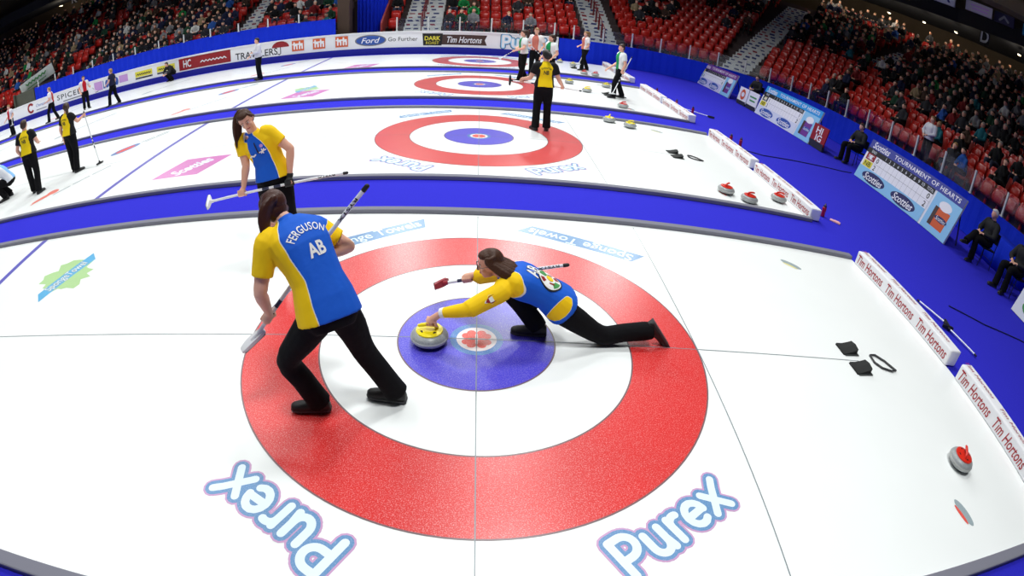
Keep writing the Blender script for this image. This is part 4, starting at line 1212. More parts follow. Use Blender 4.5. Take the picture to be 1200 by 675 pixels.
broom('broom with a black head lying between bottles behind the third sheet', (5.78, 12.1, 0.02), (6.5, 11.35, 0.03), (1, -0.4, 0), 'black', letters=None, bands=())
# ------------------------------------------------------------------ players and officials
M_PANTS = mat('trousers_team', (16, 16, 19), rough=0.9, spec=0.15, bump=(14, 0.4, 0.02))
M_SHOE = mat('shoe_black', (20, 20, 22), rough=0.5)
M_SOLE = mat('shoe_sole', (60, 60, 64), rough=0.7)
M_EYE = mat('eye_dark', (40, 30, 28), rough=0.3); M_LIP = mat('lips', (176, 92, 88), rough=0.5); M_EYEW = mat('eye_white', (232, 228, 224), rough=0.3)
M_BROW = mat('brow', (70, 48, 36), rough=0.8)

def basis(f, up):
    f = f.normalized(); u = (up - f * up.dot(f)).normalized(); return f, f.cross(u), u      # forward, right, up

def curve_pts(P, n=4):
    """smooth polyline through points"""
    P = [V3(p) for p in P]; out = []
    for i in range(len(P) - 1):
        p0 = P[max(i - 1, 0)]; p1 = P[i]; p2 = P[i + 1]; p3 = P[min(i + 2, len(P) - 1)]
        for k in range(n):
            t = k / n
            out.append(0.5 * ((2 * p1) + (p2 - p0) * t + (2 * p0 - 5 * p1 + 4 * p2 - p3) * t * t + (3 * p1 - p0 - 3 * p2 + p3) * t ** 3))
    out.append(P[-1])
    return out

def grip_hand(b, wr, grip, axis, rad, k=1.0, mirror=1):
    """hand closed round a shaft: palm, four curled fingers, thumb across"""
    axis = axis.normalized()
    d = (grip - wr); d = d - axis * d.dot(axis); d = d.normalized() if d.length > 1e-4 else axis.orthogonal().normalized()
    side = axis.cross(d) * mirror
    palm = grip - d * (rad + 0.014 * k)
    b.tube([wr, wr.lerp(palm, 0.5), palm], [0.024 * k, 0.028 * k, 0.03 * k], 10, 0, 'round')
    b.ellipsoid(palm, (0.042 * k, 0.036 * k, 0.017 * k), (axis, side, d))
    for q in range(4):
        o = axis * ((q - 1.5) * 0.0195 * k); rr = rad + 0.010 * k
        pts = [palm + o + side * 0.03 * k]
        for a in (70, 20, -40, -95)[: 4 if q < 3 else 3]:
            an = math.radians(a)
            pts.append(grip + o + (side * math.cos(an - 0.25) + d * math.sin(math.radians(90 - a - 14)) * 0.0) * 0 + side * (rr * math.sin(math.radians(90 + a * 0 )) * math.cos(math.radians(90 - a))) + d * (rr * math.sin(math.radians(90 - a))))
        b.tube(pts, [0.010 * k, 0.0098 * k, 0.009 * k, 0.0085 * k, 0.0075 * k][: len(pts)], 8, 0, 'round')
    tb = palm + axis * 0.034 * k - side * 0.022 * k
    b.tube([tb, grip + axis * 0.042 * k - side * (rad + 0.012) + d * 0.004, grip + axis * 0.044 * k - side * (rad * 0.5) + d * (rad + 0.010)], [0.012 * k, 0.0105 * k, 0.009 * k], 8, 0, 'round')

def open_hand(b, wr, dirn, palm_n, k=1.0, curl=0.5, mirror=1):
    """relaxed hand: palm, four slightly curled fingers of unequal length and a thumb from the side"""
    d = dirn.normalized(); n = (palm_n - d * palm_n.dot(d)).normalized(); s = d.cross(n) * mirror
    palm = wr + d * 0.055 * k
    b.tube([wr, palm], [0.024 * k, 0.028 * k], 10, 0, 'round')
    b.ellipsoid(palm, (0.042 * k, 0.038 * k, 0.017 * k), (d, s, n))
    for q, L in enumerate((0.068, 0.078, 0.073, 0.058)):
        o = palm + d * 0.034 * k + s * ((1.5 - q) * 0.0195 * k)
        pts = [o]; a = curl * 0.35; p = o
        for m in (0.45, 0.32, 0.23):
            p = p + (d * math.cos(a) + n * math.sin(a)) * L * m * k; a += curl * 0.7; pts.append(p)
        b.tube(pts, [0.0098 * k, 0.0092 * k, 0.0085 * k, 0.0075 * k], 8, 0, 'round')
    o = palm + s * 0.032 * k - d * 0.02 * k
    b.tube([o, o + (s * 0.03 + d * 0.022 + n * 0.008) * k, o + (s * 0.036 + d * 0.05 + n * 0.018) * k], [0.0125 * k, 0.0105 * k, 0.0085 * k], 8, 0, 'round')

def figure(label, org, J, st, vox=0.014, cat='person', group=None, hero=False):
    """A clothed figure. J holds joints in world coordinates: pelvis, neck, head, face (direction), headup, shL elL wrL shR elR wrR hpL knL anL toL hpR knR anR toR,
    plus optional mid (spine bend), gripL/gripR (point, axis, radius), handL/handR (direction, palm normal). st: the clothes."""
    org = V3(org)
    t = thing('person', label, cat, org, 0, group)
    J = {k: (tuple(V3(x) if hasattr(x, '__len__') else x for x in v) if k.startswith('grip') or (k.startswith('hand')) else V3(v)) for k, v in J.items()}
    def loc(p): return p - org
    k = st.get('scale', 1.0)
    pel, neck, head = loc(J['pelvis']), loc(J['neck']), loc(J['head'])
    mid = loc(J['mid']) if 'mid' in J else pel.lerp(neck, 0.5)
    shL, shR, hpL, hpR = (loc(J[q]) for q in ('shL', 'shR', 'hpL', 'hpR'))
    f, r, u = basis(J['face'], J['headup'] if 'headup' in J else (head - neck))
    hk = k * st.get('head', 0.95)
    # --- torso rings
    ctrl = mid * 2 - (pel + neck) / 2
    def spine(q):
        return pel * (1 - q) ** 2 + ctrl * (2 * q * (1 - q)) + neck * q * q if q >= 0 else pel + (pel - ctrl).normalized() * (-q) * (neck - pel).length
    rh = (hpR - hpL).normalized(); rs_ = (shR - shL).normalized()
    def ring(q, hw, hd, grow=0.0, n=20, shift=0.0):
        c = spine(q); tg = (spine(min(q + 0.03, 1.02)) - spine(q - 0.03)).normalized()
        rr = rh.lerp(rs_, max(0, min(1, q))); rr = (rr - tg * rr.dot(tg)).normalized(); ff = tg.cross(rr)      # right x ... forward
        ff = -ff if ff.dot(st.get('_fwd', ff)) < 0 else ff
        c = c + ff * shift
        out = []
        for m in range(n):
            a = 2 * PI * m / n; ca, sa = math.cos(a), math.sin(a)
            e = 0.8
            out.append(c + rr * ((hw * k + grow) * math.copysign(abs(ca) ** e, ca)) + ff * ((hd * k + grow) * math.copysign(abs(sa) ** e, sa)))
        return out
    W = st.get('girth', 1.0)
    PROF = [(-0.16, 0.150, 0.110), (0.0, 0.172, 0.122), (0.15, 0.158, 0.110), (0.32, 0.136, 0.096), (0.5, 0.146, 0.104), (0.68, 0.165, 0.114), (0.82, 0.172, 0.106), (0.92, 0.150, 0.084), (1.0, 0.085, 0.062), (1.04, 0.056, 0.052)]
    PROF = [(q, a * W, c * W) for q, a, c in PROF]
    skin = st.get('skin', SKIN)
    # --- skin: one continuous body
    b = MB()
    b.ring_loft([ring(q, a * 0.86, c * 0.86) for q, a, c in PROF])
    b.tube([neck - (head - neck) * 0.25, neck.lerp(head, 0.35), head - u * 0.03], [0.058 * k, 0.052 * k, 0.055 * k], 12, 0, 'round')
    b.ellipsoid(head + u * 0.012 * hk - f * 0.008, (0.094 * hk, 0.075 * hk, 0.098 * hk), (f, r, u), 0, 18, 12)
    b.ellipsoid(head + f * 0.032 * hk - u * 0.052 * hk, (0.062 * hk, 0.055 * hk, 0.062 * hk), (f, r, u), 0, 16, 10)
    b.ellipsoid(head + f * 0.058 * hk - u * 0.092 * hk, (0.028 * hk, 0.028 * hk, 0.022 * hk), (f, r, u), 0, 12, 8)
    b.tube([head + f * 0.084 * hk + u * 0.008, head + f * 0.104 * hk - u * 0.024 * hk], [0.008 * hk, 0.0145 * hk], 8, 0, 'round')
    for s in (-1, 1):
        b.ellipsoid(head + r * (0.076 * hk * s) - f * 0.008 - u * 0.012, (0.018 * hk, 0.009 * hk, 0.03 * hk), (f, r, u), 0, 10, 8)
        b.ellipsoid(head + r * (0.036 * hk * s) + f * 0.062 * hk - u * 0.03 * hk, (0.024 * hk, 0.02 * hk, 0.02 * hk), (f, r, u), 0, 10, 8)
    for sd, mirror in (('L', 1), ('R', -1)):
        sh, el, wr = loc(J['sh' + sd]), loc(J['el' + sd]), loc(J['wr' + sd])
        b.tube(curve_pts([sh.lerp(spine(0.84), 0.45), sh, sh.lerp(el, 0.5), el]), [0.040 * k] * 2 + [0.05 * k] * 3 + [0.054 * k] * 2 + [0.05 * k] * 3 + [0.045 * k] * 2 + [0.04 * k], 12, 0, 'round')
        b.tube([el, el.lerp(wr, 0.25), el.lerp(wr, 0.7), wr], [0.040 * k, 0.043 * k, 0.032 * k, 0.026 * k], 12, 0, 'round')
        if 'grip' + sd in J:
            g = J['grip' + sd]; grip_hand(b, wr, loc(g[0]), g[1], g[2], k, mirror)
        else:
            h = J.get('hand' + sd, (wr - el, V3((0, 0, -1)))); open_hand(b, wr, h[0], h[1], k, 0.55, mirror)
        hp, kn, an = loc(J['hp' + sd]), loc(J['kn' + sd]), loc(J['an' + sd])
        b.tube([hp, kn], [0.075 * k, 0.05 * k], 12, 0, 'round'); b.tube([kn, an], [0.05 * k, 0.036 * k], 12, 0, 'round')
    body = fuse(b, vox * (0.62 if hero else 0.8), 2, 0.4)
    body.materials.append(skin); link('body', body, t)
    # --- shirt
    sl = st.get('sleeve', 0.62)
    b = MB()
    hem = st.get('hem', -0.06)
    prof = [(hem, 0.178 * W, 0.128 * W)] + [p for p in PROF if p[0] > hem + 0.02 and p[0] < 1.03]
    b.ring_loft([ring(q, a, c, 0.014 + (0.006 if q < 0.4 else 0)) for q, a, c in prof])
    b.tube([neck - (neck - mid).normalized() * 0.02, neck + (head - neck) * 0.22], [0.068 * k, 0.064 * k], 14)
    arms = []
    for sd in 'LR':
        sh, el, wr = loc(J['sh' + sd]), loc(J['el' + sd]), loc(J['wr' + sd])
        e = sh.lerp(el, min(sl, 1.0)); inner = sh.lerp(neck, 0.4)
        b.tube(curve_pts([inner, sh, sh.lerp(e, 0.5), e], 3), [0.07 * k, 0.072 * k, 0.074 * k, 0.076 * k, 0.075 * k, 0.073 * k, 0.072 * k, 0.070 * k, 0.068 * k, 0.067 * k], 14)
        arms.append((sh, e))
        if sl > 1:
            w2 = el.lerp(wr, min(1, sl - 1)); b.ellipsoid(el, (0.056 * k,) * 3, None, 0, 12, 8)
            b.tube([sh.lerp(el, 0.85), el, el.lerp(w2, 0.5), w2], [0.062 * k, 0.056 * k, 0.05 * k, 0.038 * k], 14); arms.append((el, w2))
    me = fuse(b, vox * (0.8 if hero else 1.0), 3, 0.5)
    # signed distance to the seam between the front/back panel and the sleeves and sides
    at = me.attributes.new('panel', 'FLOAT', 'POINT')
    qs = [i / 40 for i in range(-4, 42)]; sp = [spine(q) for q in qs]
    lim = st.get('limit', ((-0.2, 0.10), (0.2, 0.085), (0.45, 0.095), (0.7, 0.105), (0.85, 0.09), (1.05, 0.035)))
    asym = st.get('asym', 0.0)
    vals = []
    for v in me.vertices:
        p = v.co
        i = min(range(len(sp)), key=lambda m: (sp[m] - p).length_squared); q = qs[i]; c_ = sp[i]
        if 0 < i < len(sp) - 1:
            tv = sp[i + 1] - sp[i - 1]; w_ = (p - c_).dot(tv) / tv.length_squared; w_ = max(-0.3, min(0.3, w_)); q += w_ * 0.05; c_ = c_ + tv * w_
        rr = rh.lerp(rs_, max(0, min(1, q))).normalized()
        x = (p - c_).dot(rr)
        for (qa, la), (qb, lb) in zip(lim[:-1], lim[1:]):
            if qa <= q <= qb: L = la + (lb - la) * (q - qa) / (qb - qa); break
        else: L = lim[-1][1]
        dd = L * k - abs(x - asym * k)
        for a, e in arms:
            ax = (e - a).normalized(); tt = (p - a).dot(ax)
            if tt > 0.03 and seg_dist(p, a, e) < 0.13 * k: dd = min(dd, 0.03 - tt)
        vals.append(dd)
    nb = [[] for _ in vals]
    for e in me.edges:
        nb[e.vertices[0]].append(e.vertices[1]); nb[e.vertices[1]].append(e.vertices[0])
    for _ in range(5):
        vals = [0.4 * v + 0.6 * sum(vals[j] for j in nb[i]) / max(1, len(nb[i])) for i, v in enumerate(vals)]
    at.data.foreach_set('value', vals)
    me.materials.append(st['shirt']); shirt = link('shirt', me, t, label=st.get('shirt_label'))
    # --- trousers
    b = MB()
    b.ring_loft([ring(q, a, c, 0.006) for q, a, c in ((-0.2, 0.13 * W, 0.105 * W), (-0.1, 0.168 * W, 0.124 * W), (0.02, 0.174 * W, 0.124 * W), (0.1, 0.164 * W, 0.114 * W))])
    cf = st.get('cuff', 0.083)
    for sd in 'LR':
        hp, kn, an = loc(J['hp' + sd]), loc(J['kn' + sd]), loc(J['an' + sd])
        b.ellipsoid(hp, (0.098 * k * W,) * 3, None, 0, 14, 9)
        b.tube(curve_pts([hp.lerp(pel, 0.2), hp.lerp(kn, 0.4), kn, kn.lerp(an, 0.45), an + (an - kn).normalized() * 0.02], 3),
               [0.108 * k * W] * 2 + [0.102 * k * W, 0.098 * k, 0.09 * k, 0.082 * k, 0.078 * k, 0.077 * k, 0.076 * k, 0.076 * k, 0.077 * k, 0.079 * k, cf * k], 14)
        b.ellipsoid(kn, (0.079 * k,) * 3, None, 0, 12, 8)
    me = fuse(b, vox * (0.9 if hero else 1.1), 4, 0.5)
    me.materials.append(st.get('pants', M_PANTS)); trousers = link('trousers', me, t, label='black trousers')
    # --- shoes
    for sd in 'LR':
        an, to = loc(J['an' + sd]), loc(J['to' + sd])
        fw = (to - an); up = loc(J['kn' + sd]) - an
        sole_n = st.get('sole' + sd)
        dn = V3(sole_n) if sole_n is not None else V3((0, 0, -1))
        h = 0.075 * k
        fwp = (fw - dn * fw.dot(dn)).normalized(); s_ = fwp.cross(dn)
        base = an + dn * h; L = max(0.20 * k, (fw - dn * fw.dot(dn)).length)
        rings = []
        for x, w_, hh in ((-0.075, 0.022, 0.045), (-0.065, 0.034, 0.075), (-0.02, 0.040, 0.085), (0.04, 0.041, 0.075), (0.10, 0.045, 0.055), (L - 0.05, 0.046, 0.045), (L - 0.015, 0.036, 0.036), (L, 0.02, 0.024)):
            c = base + fwp * x - dn * 0.014
            rg = []
            for m in range(12):
                a = PI * m / 11; rg.append(c + s_ * (w_ * k * math.cos(a)) - dn * (hh * k * math.sin(a)))
            rings.append(rg)
        b = MB(); b.ring_loft(rings)
        sh_o = b.build('shoe', M_SHOE, t, smooth=True)
        rings = []
        for x, w_ in ((-0.078, 0.02), (-0.068, 0.036), (-0.02, 0.042), (0.06, 0.044), (L - 0.05, 0.049), (L - 0.012, 0.038), (L + 0.003, 0.02)):
            c = base + fwp * x
            rings.append([c + s_ * w_ * k - dn * 0.016, c - s_ * w_ * k - dn * 0.016, c - s_ * w_ * k, c + s_ * w_ * k])
        b = MB(); b.ring_loft(rings); b.build('sole', M_SOLE, sh_o)
    # --- hair
    hm = st.get('hair', HAIRS[0]); style = st.get('hairstyle', 'tail')
    b = MB()
    b.ellipsoid(head - f * 0.024 * hk + u * 0.022 * hk, (0.088 * hk, 0.083 * hk, 0.094 * hk), (f, r, u), 0, 18, 12)
    b.ellipsoid(head - f * 0.045 * hk - u * 0.02 * hk, (0.062 * hk, 0.079 * hk, 0.08 * hk), (f, r, u), 0, 16, 10)
    b.ellipsoid(head + f * 0.018 * hk + u * 0.078 * hk, (0.062 * hk, 0.066 * hk, 0.034 * hk), (f, r, u), 0, 14, 8)
    if style != 'short':
        for s in (-1, 1):
            b.tube(curve_pts([head + f * 0.012 * hk + u * 0.098 * hk + r * 0.03 * s, head + f * 0.025 * hk + u * 0.055 * hk + r * 0.066 * hk * s, head - f * 0.01 * hk + u * 0.0 + r * 0.079 * hk * s, head - f * 0.05 * hk - u * 0.03 + r * 0.06 * hk * s], 3), [0.010 * hk] * 3 + [0.014 * hk] * 4 + [0.022 * hk] * 3, 8, 0, 'round')
    if 'tail' in st:
        P = [V3(q) - org for q in st['tail']]
        R_ = st.get('tail_r', 0.036)
        pts = curve_pts(P, 4)
        b.tube(pts, [R_ * (0.75 + 0.55 * math.sin(PI * min(1, 0.12 + 0.8 * i / len(pts)))) * (1 - 0.75 * (i / len(pts)) ** 4) for i in range(len(pts))], 10, 0, 'round', flat=(1.25, 0.8))
        rr_ = random.Random(3)
        for m in range(9):
            off = V3((rr_.uniform(-1, 1), rr_.uniform(-1, 1), rr_.uniform(-1.2, .6))) * R_ * 0.95
            q_ = [p + off * min(1, i / 4) for i, p in enumerate(pts)]
            b.tube(q_, [0.012] * (len(q_) - 2) + [0.009, 0.004], 7, 0, 'round')
        b.ellipsoid(P[0], (0.03, 0.03, 0.03), None, 0, 10, 8)
    if style == 'long':
        rr_ = random.Random(9)
        for m in range(26):
            a = -1.9 + 3.8 * m / 25
            base = head - f * (0.06 * math.cos(a)) * hk + r * 0.085 * math.sin(a) * hk + u * 0.03 * hk
            drop = st.get('drop', V3((0, 0, -1)))
            wv = (r * math.sin(a) * 0.02 - f * 0.02 * math.cos(a))
            L_ = st.get('hair_len', 0.26) * rr_.uniform(0.82, 1.08)
            p2 = base + drop * L_ * 0.4 + wv + r * rr_.uniform(-.012, .012); p3 = base + drop * L_ * 0.75 + wv * 1.4 + f * rr_.uniform(-.016, .016); p4 = base + drop * L_ + wv * 1.1 + r * rr_.uniform(-.02, .02)
            b.tube(curve_pts([base + u * 0.04 * hk, base, p2, p3, p4], 3), [0.016] * 6 + [0.017] * 4 + [0.013, 0.01, 0.005], 7, 0, 'round')
    hair = fuse(b, vox * (0.42 if hero else 0.7), 2, 0.4)
    hair.materials.append(hm); link('hair', hair, t)
    # --- face
    if hero or st.get('face'):
        for s in (-1, 1):
            b = MB()
            e = head + f * 0.083 * hk + r * 0.030 * hk * s + u * 0.006 * hk
            b.ellipsoid(e, (0.006, 0.011, 0.0055), (f, r, u), 0, 10, 7); b.ellipsoid(e + f * 0.0035, (0.0055, 0.0062, 0.0058), (f, r, u), 1, 10, 7)
            b.build('eye', [M_EYEW, M_EYE], t, smooth=True)
        for s in (-1, 1):
            b = MB()
            e = head + f * 0.089 * hk + u * 0.027 * hk
            b.tube([e + r * 0.014 * s, e + r * 0.032 * s + u * 0.004 - f * 0.004, e + r * 0.05 * s - u * 0.003 - f * 0.018], [0.0022, 0.0028, 0.0018], 7, 0, 'round')
            b.build('eyebrow', M_BROW, t, smooth=True)
        b = MB(); e = head + f * 0.092 * hk - u * 0.058 * hk
        b.tube([e - r * 0.024 - f * 0.012, e - r * 0.01, e, e + r * 0.01, e + r * 0.024 - f * 0.012], [0.003, 0.0065, 0.0072, 0.0065, 0.003], 8, 0, 'round'); b.build('lips', M_LIP, t, smooth=True)
    return dict(root=t, shirt=shirt, trousers=trousers, spine=spine, org=org, rh=rh, rs=rs_, f=f, r=r, u=u, head=head, k=k)

def wear(fig, geo_items, q0, x0, back, scale, mats, name, lab=None, rot=0.0, lift=0.004, mesh='shirt'):
    """lay flat lettering on the curved shirt: q0 up the spine, x0 across, back=True for the wearer's back"""
    me = fig[mesh].data
    bv = BVHTree.FromPolygons([v.co.copy() for v in me.vertices], [tuple(p.vertices) for p in me.polygons])
    sp = fig['spine']; L = (sp(1.0) - sp(0.0)).length
    c = sp(q0); tg = (sp(q0 + 0.05) - sp(q0 - 0.05)).normalized()
    rr = fig['rh'].lerp(fig['rs'], q0); rr = (rr - tg * rr.dot(tg)).normalized(); ff = tg.cross(rr)
    if ff.dot(fig['fwd']) < 0: ff = -ff
    n = -ff if back else ff
    xdir = rr if back else -rr      # reading direction as seen by a viewer facing that side
    xdir = xdir * 1.0
    cs, sn = math.cos(rot), math.sin(rot)
    b = MB()
    for g, mi, lf in geo_items:
        vs = []
        for (x, y) in g[0]:
            x, y = x * scale, y * scale
            px = x * cs - y * sn + x0; py = x * sn + y * cs
            o = c + xdir * px + tg * py
            hit = bv.ray_cast(o + n * 0.4, -n, 0.8)
            if hit[0] is None: hit = bv.find_nearest(o + n * 0.1)
            vs.append(hit[0] + (hit[1] if hit[1].dot(n) > 0 else n) * (lift + lf))
        b.add(vs, g[1], mi)
    return b.build(name, mats, fig['root'], label=lab)

def arch(g, R):
    """bend lettering into an arc of radius R (letters fan outwards at the top)"""
    return ([((R + y) * math.sin(x / R), (R + y) * math.cos(x / R) - R) for x, y in g[0]], g[1])

# team colours
S_AB = mat_panels('shirt_blue_yellow', (22, 92, 204), (250, 206, 16), (238, 236, 214), 0.005)
S_NB = mat_panels('shirt_yellow_black', (246, 214, 14), (18, 18, 20))
S_SK = mat_panels('shirt_green_white', (22, 150, 84), (228, 234, 232))
S_CA = mat_panels('shirt_red_white', (190, 26, 40), (228, 226, 228))
S_CW = mat_panels('shirt_white_red', (204, 120, 104), (232, 228, 226), (190, 40, 44), 0.012)
S_ON = mat_panels('shirt_navy', (28, 30, 44), (30, 32, 60))
S_WJ = mat_panels('coat_white', (222, 222, 226), (206, 206, 214))
S_LB = mat_panels('jacket_light_blue', (132, 184, 232), (226, 230, 236))
S_DK = mat_panels('jacket_dark', (26, 26, 29), (34, 34, 38))
S_DG = mat_panels('coat_official', (34, 35, 37), (28, 29, 31))
HB = mat('hair_dark_brown', (64, 32, 22), rough=0.45, spec=0.3, bump=(60, 0.5, 0.01))
HM = mat('hair_mid_brown', (68, 42, 28), rough=0.5, spec=0.25, bump=(60, 0.5, 0.01))
M_LETW = mat('letter_white', (240, 240, 236), rough=0.6); M_LETK = mat('letter_black', (18, 18, 20), rough=0.6); M_LETY = mat('letter_yellow', (250, 206, 16), rough=0.6)
M_GLOVE = mat('glove_black', (20, 20, 22), rough=0.7); M_FRAME = mat('spectacle_frame', (40, 34, 34), rough=0.3)

# ---- sweeper seen from behind, walking down the sheet
BT, BH = V3((-0.676, -0.62, 1.442)), V3((-1.427, -0.82, 0.542))
bax = (BT - BH).normalized()
g1 = BH + bax * 0.20; g2 = BH + bax * 0.62
J2 = dict(pelvis=(-0.875, -0.90, 0.83), mid=(-0.975, -0.80, 1.07), neck=(-1.135, -0.67, 1.27), head=(-1.235, -0.60, 1.345), face=(-0.62, 0.66, -0.42), headup=(-0.2, 0.42, 0.85),
          shL=(-1.225, -0.795, 1.205), elL=(-1.275, -0.90, 0.935), wrL=g1 + V3((0.025, -0.035, 0.055)), shR=(-0.985, -0.575, 1.195), elR=(-0.80, -0.56, 1.06), wrR=(-0.955, -0.46, 0.975),
          hpL=(-0.955, -0.95, 0.775), knL=(-1.165, -0.93, 0.475), anL=(-1.04, -0.865, 0.095), toL=(-1.235, -0.875, 0.02), hpR=(-0.80, -0.84, 0.79), knR=(-0.715, -0.78, 0.455), anR=(-0.54, -0.735, 0.09), toR=(-0.735, -0.70, 0.02),
          gripL=(g1, bax, 0.013), gripR=(g2 + V3((0.0, 0.0, 0.0)), bax, 0.013))
J2['wrR'] = g2 + V3((0.075, 0.03, 0.035))
st2 = dict(shirt=S_AB, hair=HB, hem=-0.09, sleeve=0.66, skin=SKIN, limit=((-0.3, 0.155), (0.1, 0.168), (0.35, 0.155), (0.6, 0.185), (0.8, 0.195), (0.92, 0.165), (1.05, 0.10)), asym=0.06,
           tail=((-1.20, -0.67, 1.425), (-1.225, -0.71, 1.40), (-1.24, -0.74, 1.34), (-1.235, -0.765, 1.27), (-1.225, -0.775, 1.20)), tail_r=0.029, shirt_label='blue short sleeved shirt with yellow sides and sleeves')
F2 = figure('woman in blue and yellow seen from behind, striding with a broom over the red ring', (-0.85, -0.8, 0.0), J2, st2, 0.011, hero=True)
F2['fwd'] = V3((-0.6, 0.78, -0.2))
broom('white broom held low in both hands by the striding woman seen from behind', BT, BH, (-0.75, -0.35, -0.55), 'white', letters='RYSTX', bands=((0.16, 0.3), (0.42, 0.66)))
nm = text_fit('FERGUSON', 0.25, 0.052, bold=0.012, space=1.08)
wear(F2, [(arch(nm, 0.17), 0, 0)], 0.80, 0.02, True, 1.0, [M_LETW], 'name_lettering', 'white capitals arched across the shoulders')
wear(F2, [(text_fit('AB', 0.105, 0.085, bold=0.03), 0, 0)], 0.58, 0.03, True, 1.0, [M_LETW], 'province_lettering', 'two large white letters')

# ---- thrower in the lunge
J1 = dict(pelvis=(0.60, 0.07, 0.335), mid=(0.42, 0.06, 0.455), neck=(0.185, 0.09, 0.535), head=(0.075, 0.09, 0.625), face=(-0.96, -0.06, -0.28), headup=(-0.28, 0.0, 0.96),
          shL=(0.165, -0.075, 0.485), elL=(-0.07, -0.165, 0.375), wrL=(-0.268, -0.09, 0.290), shR=(0.19, 0.26, 0.47), elR=(-0.0, 0.38, 0.345), wrR=(-0.085, 0.31, 0.32),
          hpL=(0.615, -0.02, 0.305), knL=(0.975, 0.01, 0.085), anL=(1.385, 0.05, 0.125), toL=(1.535, 0.045, -0.055), hpR=(0.585, 0.16, 0.31), knR=(0.24, 0.20, 0.345), anR=(0.475, 0.09, 0.085), toR=(0.27, 0.105, 0.015),
          gripL=((-0.345, -0.065, 0.185), (1, -0.08, 0.0), 0.014))
B1a, B1b = V3((0.655, 0.30, 0.525)), V3((-0.30, 0.40, 0.255))
b1x = (B1a - B1b).normalized(); gg = B1b + b1x * 0.22
J1['gripR'] = (gg, b1x, 0.013); J1['wrR'] = gg + V3((0.05, -0.01, 0.05))
st1 = dict(shirt=S_AB, hair=HM, hairstyle='long', hair_len=0.30, drop=V3((0.86, -0.10, -0.5)).normalized(), hem=-0.10, sleeve=1.93, limit=((-0.3, 0.3), (-0.02, 0.2), (0.03, 0.12), (0.12, 0.115), (0.22, 0.18), (0.5, 0.2), (0.75, 0.17), (0.85, 0.11), (1.05, 0.05)),
           soleL=V3((0.85, 0.0, -0.52)).normalized(), cuff=0.07, shirt_label='blue long sleeved shirt with yellow sleeves and hip patches')
st1['soleL'] = V3((0.77, 0.0, 0.64)).normalized()
F1 = figure('woman in blue and yellow lunging low on the ice, hand on the yellow stone', (0.6, 0.07, 0.0), J1, st1, 0.010, hero=True)
F1['fwd'] = V3((-0.3, 0, -0.95))
broom('broom held out sideways by the lunging woman, red and black head just off the ice', B1a, B1b, (-0.45, -0.85, 0.2), 'red', letters='RYSTX', bands=((0.14, 0.46),))
g_ = merge_geo(stroke_geo([[(-0.045, 0.0), (-0.04, -0.03)], [(0.04, 0.01), (0.05, -0.02)]], 0.010))
wear(F1, [(disc_grid(0.092, r0=0.083, nr=1), 0, .001), (disc_grid(0.083), 1, .0), (disc_grid(0.076, 4, 12, 0.5, 1.5, 0.03), 2, .002), (disc_grid(0.076, 4, 12, 3.6, 4.6, 0.04), 2, .002), (disc_grid(0.074, 3, 8, 1.9, 2.5, 0.045), 4, .002), (disc_grid(0.074, 3, 8, 5.0, 5.6, 0.045), 4, .002), (g_, 4, .003), (disc_grid(0.026, 2, 16), 5, .004)], 0.41, -0.022, True, 1.2,
     [M_LETK, M_LETW, M_SIGNGREEN, M_LETW, M_SIGNRED, M_LETY], 'back_emblem', 'round white emblem with green and red')
wear(F1, [(text_fit('AB', 0.09, 0.075, bold=0.04), 0, 0), (text_fit('AB', 0.085, 0.07, bold=0.012), 1, .003)], 0.68, -0.04, True, 1.35, [M_LETK, M_LETW], 'province_lettering', 'two white letters edged in black')
# glasses, white cuff and sleeve badge
fb, fr, fu, fh = F1['f'], F1['r'], F1['u'], F1['head']
b = MB()
for s in (-1, 1):
    c = fh + fb * 0.098 + fr * 0.032 * s + fu * 0.004
    ringp = [c + fr * 0.024 * math.cos(2 * PI * q / 16) + fu * 0.017 * math.sin(2 * PI * q / 16) for q in range(17)]
    b.tube(ringp, 0.0022, 6); b.tube([c + fr * 0.024 * s, fh + fr * 0.082 * s - fb * 0.0 + fu * 0.008], 0.0022, 6)
b.tube([fh + fb * 0.1 + fr * 0.008 + fu * 0.004, fh + fb * 0.1 - fr * 0.008 + fu * 0.004], 0.002, 6)
b.build('glasses', M_FRAME, F1['root'], label='thin framed glasses')
o_ = V3((0.6, 0.07, 0.0)); w0, e0 = V3(J1['wrL']) - o_, V3(J1['elL']) - o_
ax_ = (w0 - e0).normalized()
b = MB(); b.tube([w0 - ax_ * 0.03, w0 + ax_ * 0.005], [0.041, 0.037], 14); b.build('cuff', M_LETW, F1['root'], label='white cuff')
b = MB(); sd_ = ax_.cross(V3((0, 0, 1))).normalized()
for q in (-1, 1): b.tube([e0.lerp(w0, 0.12) + V3((0, 0, 0.045)) + sd_ * (0.012 * q + 0.02), w0 - ax_ * 0.035 + V3((0, 0, 0.032)) + sd_ * (0.012 * q + 0.014)], 0.004, 6)
b.build('sleeve_stripe', M_LETK, F1['root'], label='thin black stripes on the forearm')
s0, s1_ = V3(J1['shL']) - o_, V3(J1['elL']) - o_; c = s0.lerp(s1_, 0.40); axn = (s1_ - s0).normalized(); nn = V3((0, -1, 0.35)); nn = (nn - axn * nn.dot(axn)).normalized(); vv = nn.cross(axn)
b = MB()
pt = lambda x, y, l: c + axn * x + vv * y + nn * (0.073 - 7.5 * y * y + l)
for sc_, mi, l in ((1.0, 0, 0.0), (0.82, 1, 0.002)):
    pts = [(-0.045, -0.03), (-0.045, 0.03), (0.0, 0.036), (0.05, 0.0), (0.0, -0.036)]
    b.add([pt(x * sc_, y * sc_, l) for x, y in pts], [(0, 1, 2, 3, 4)], mi)
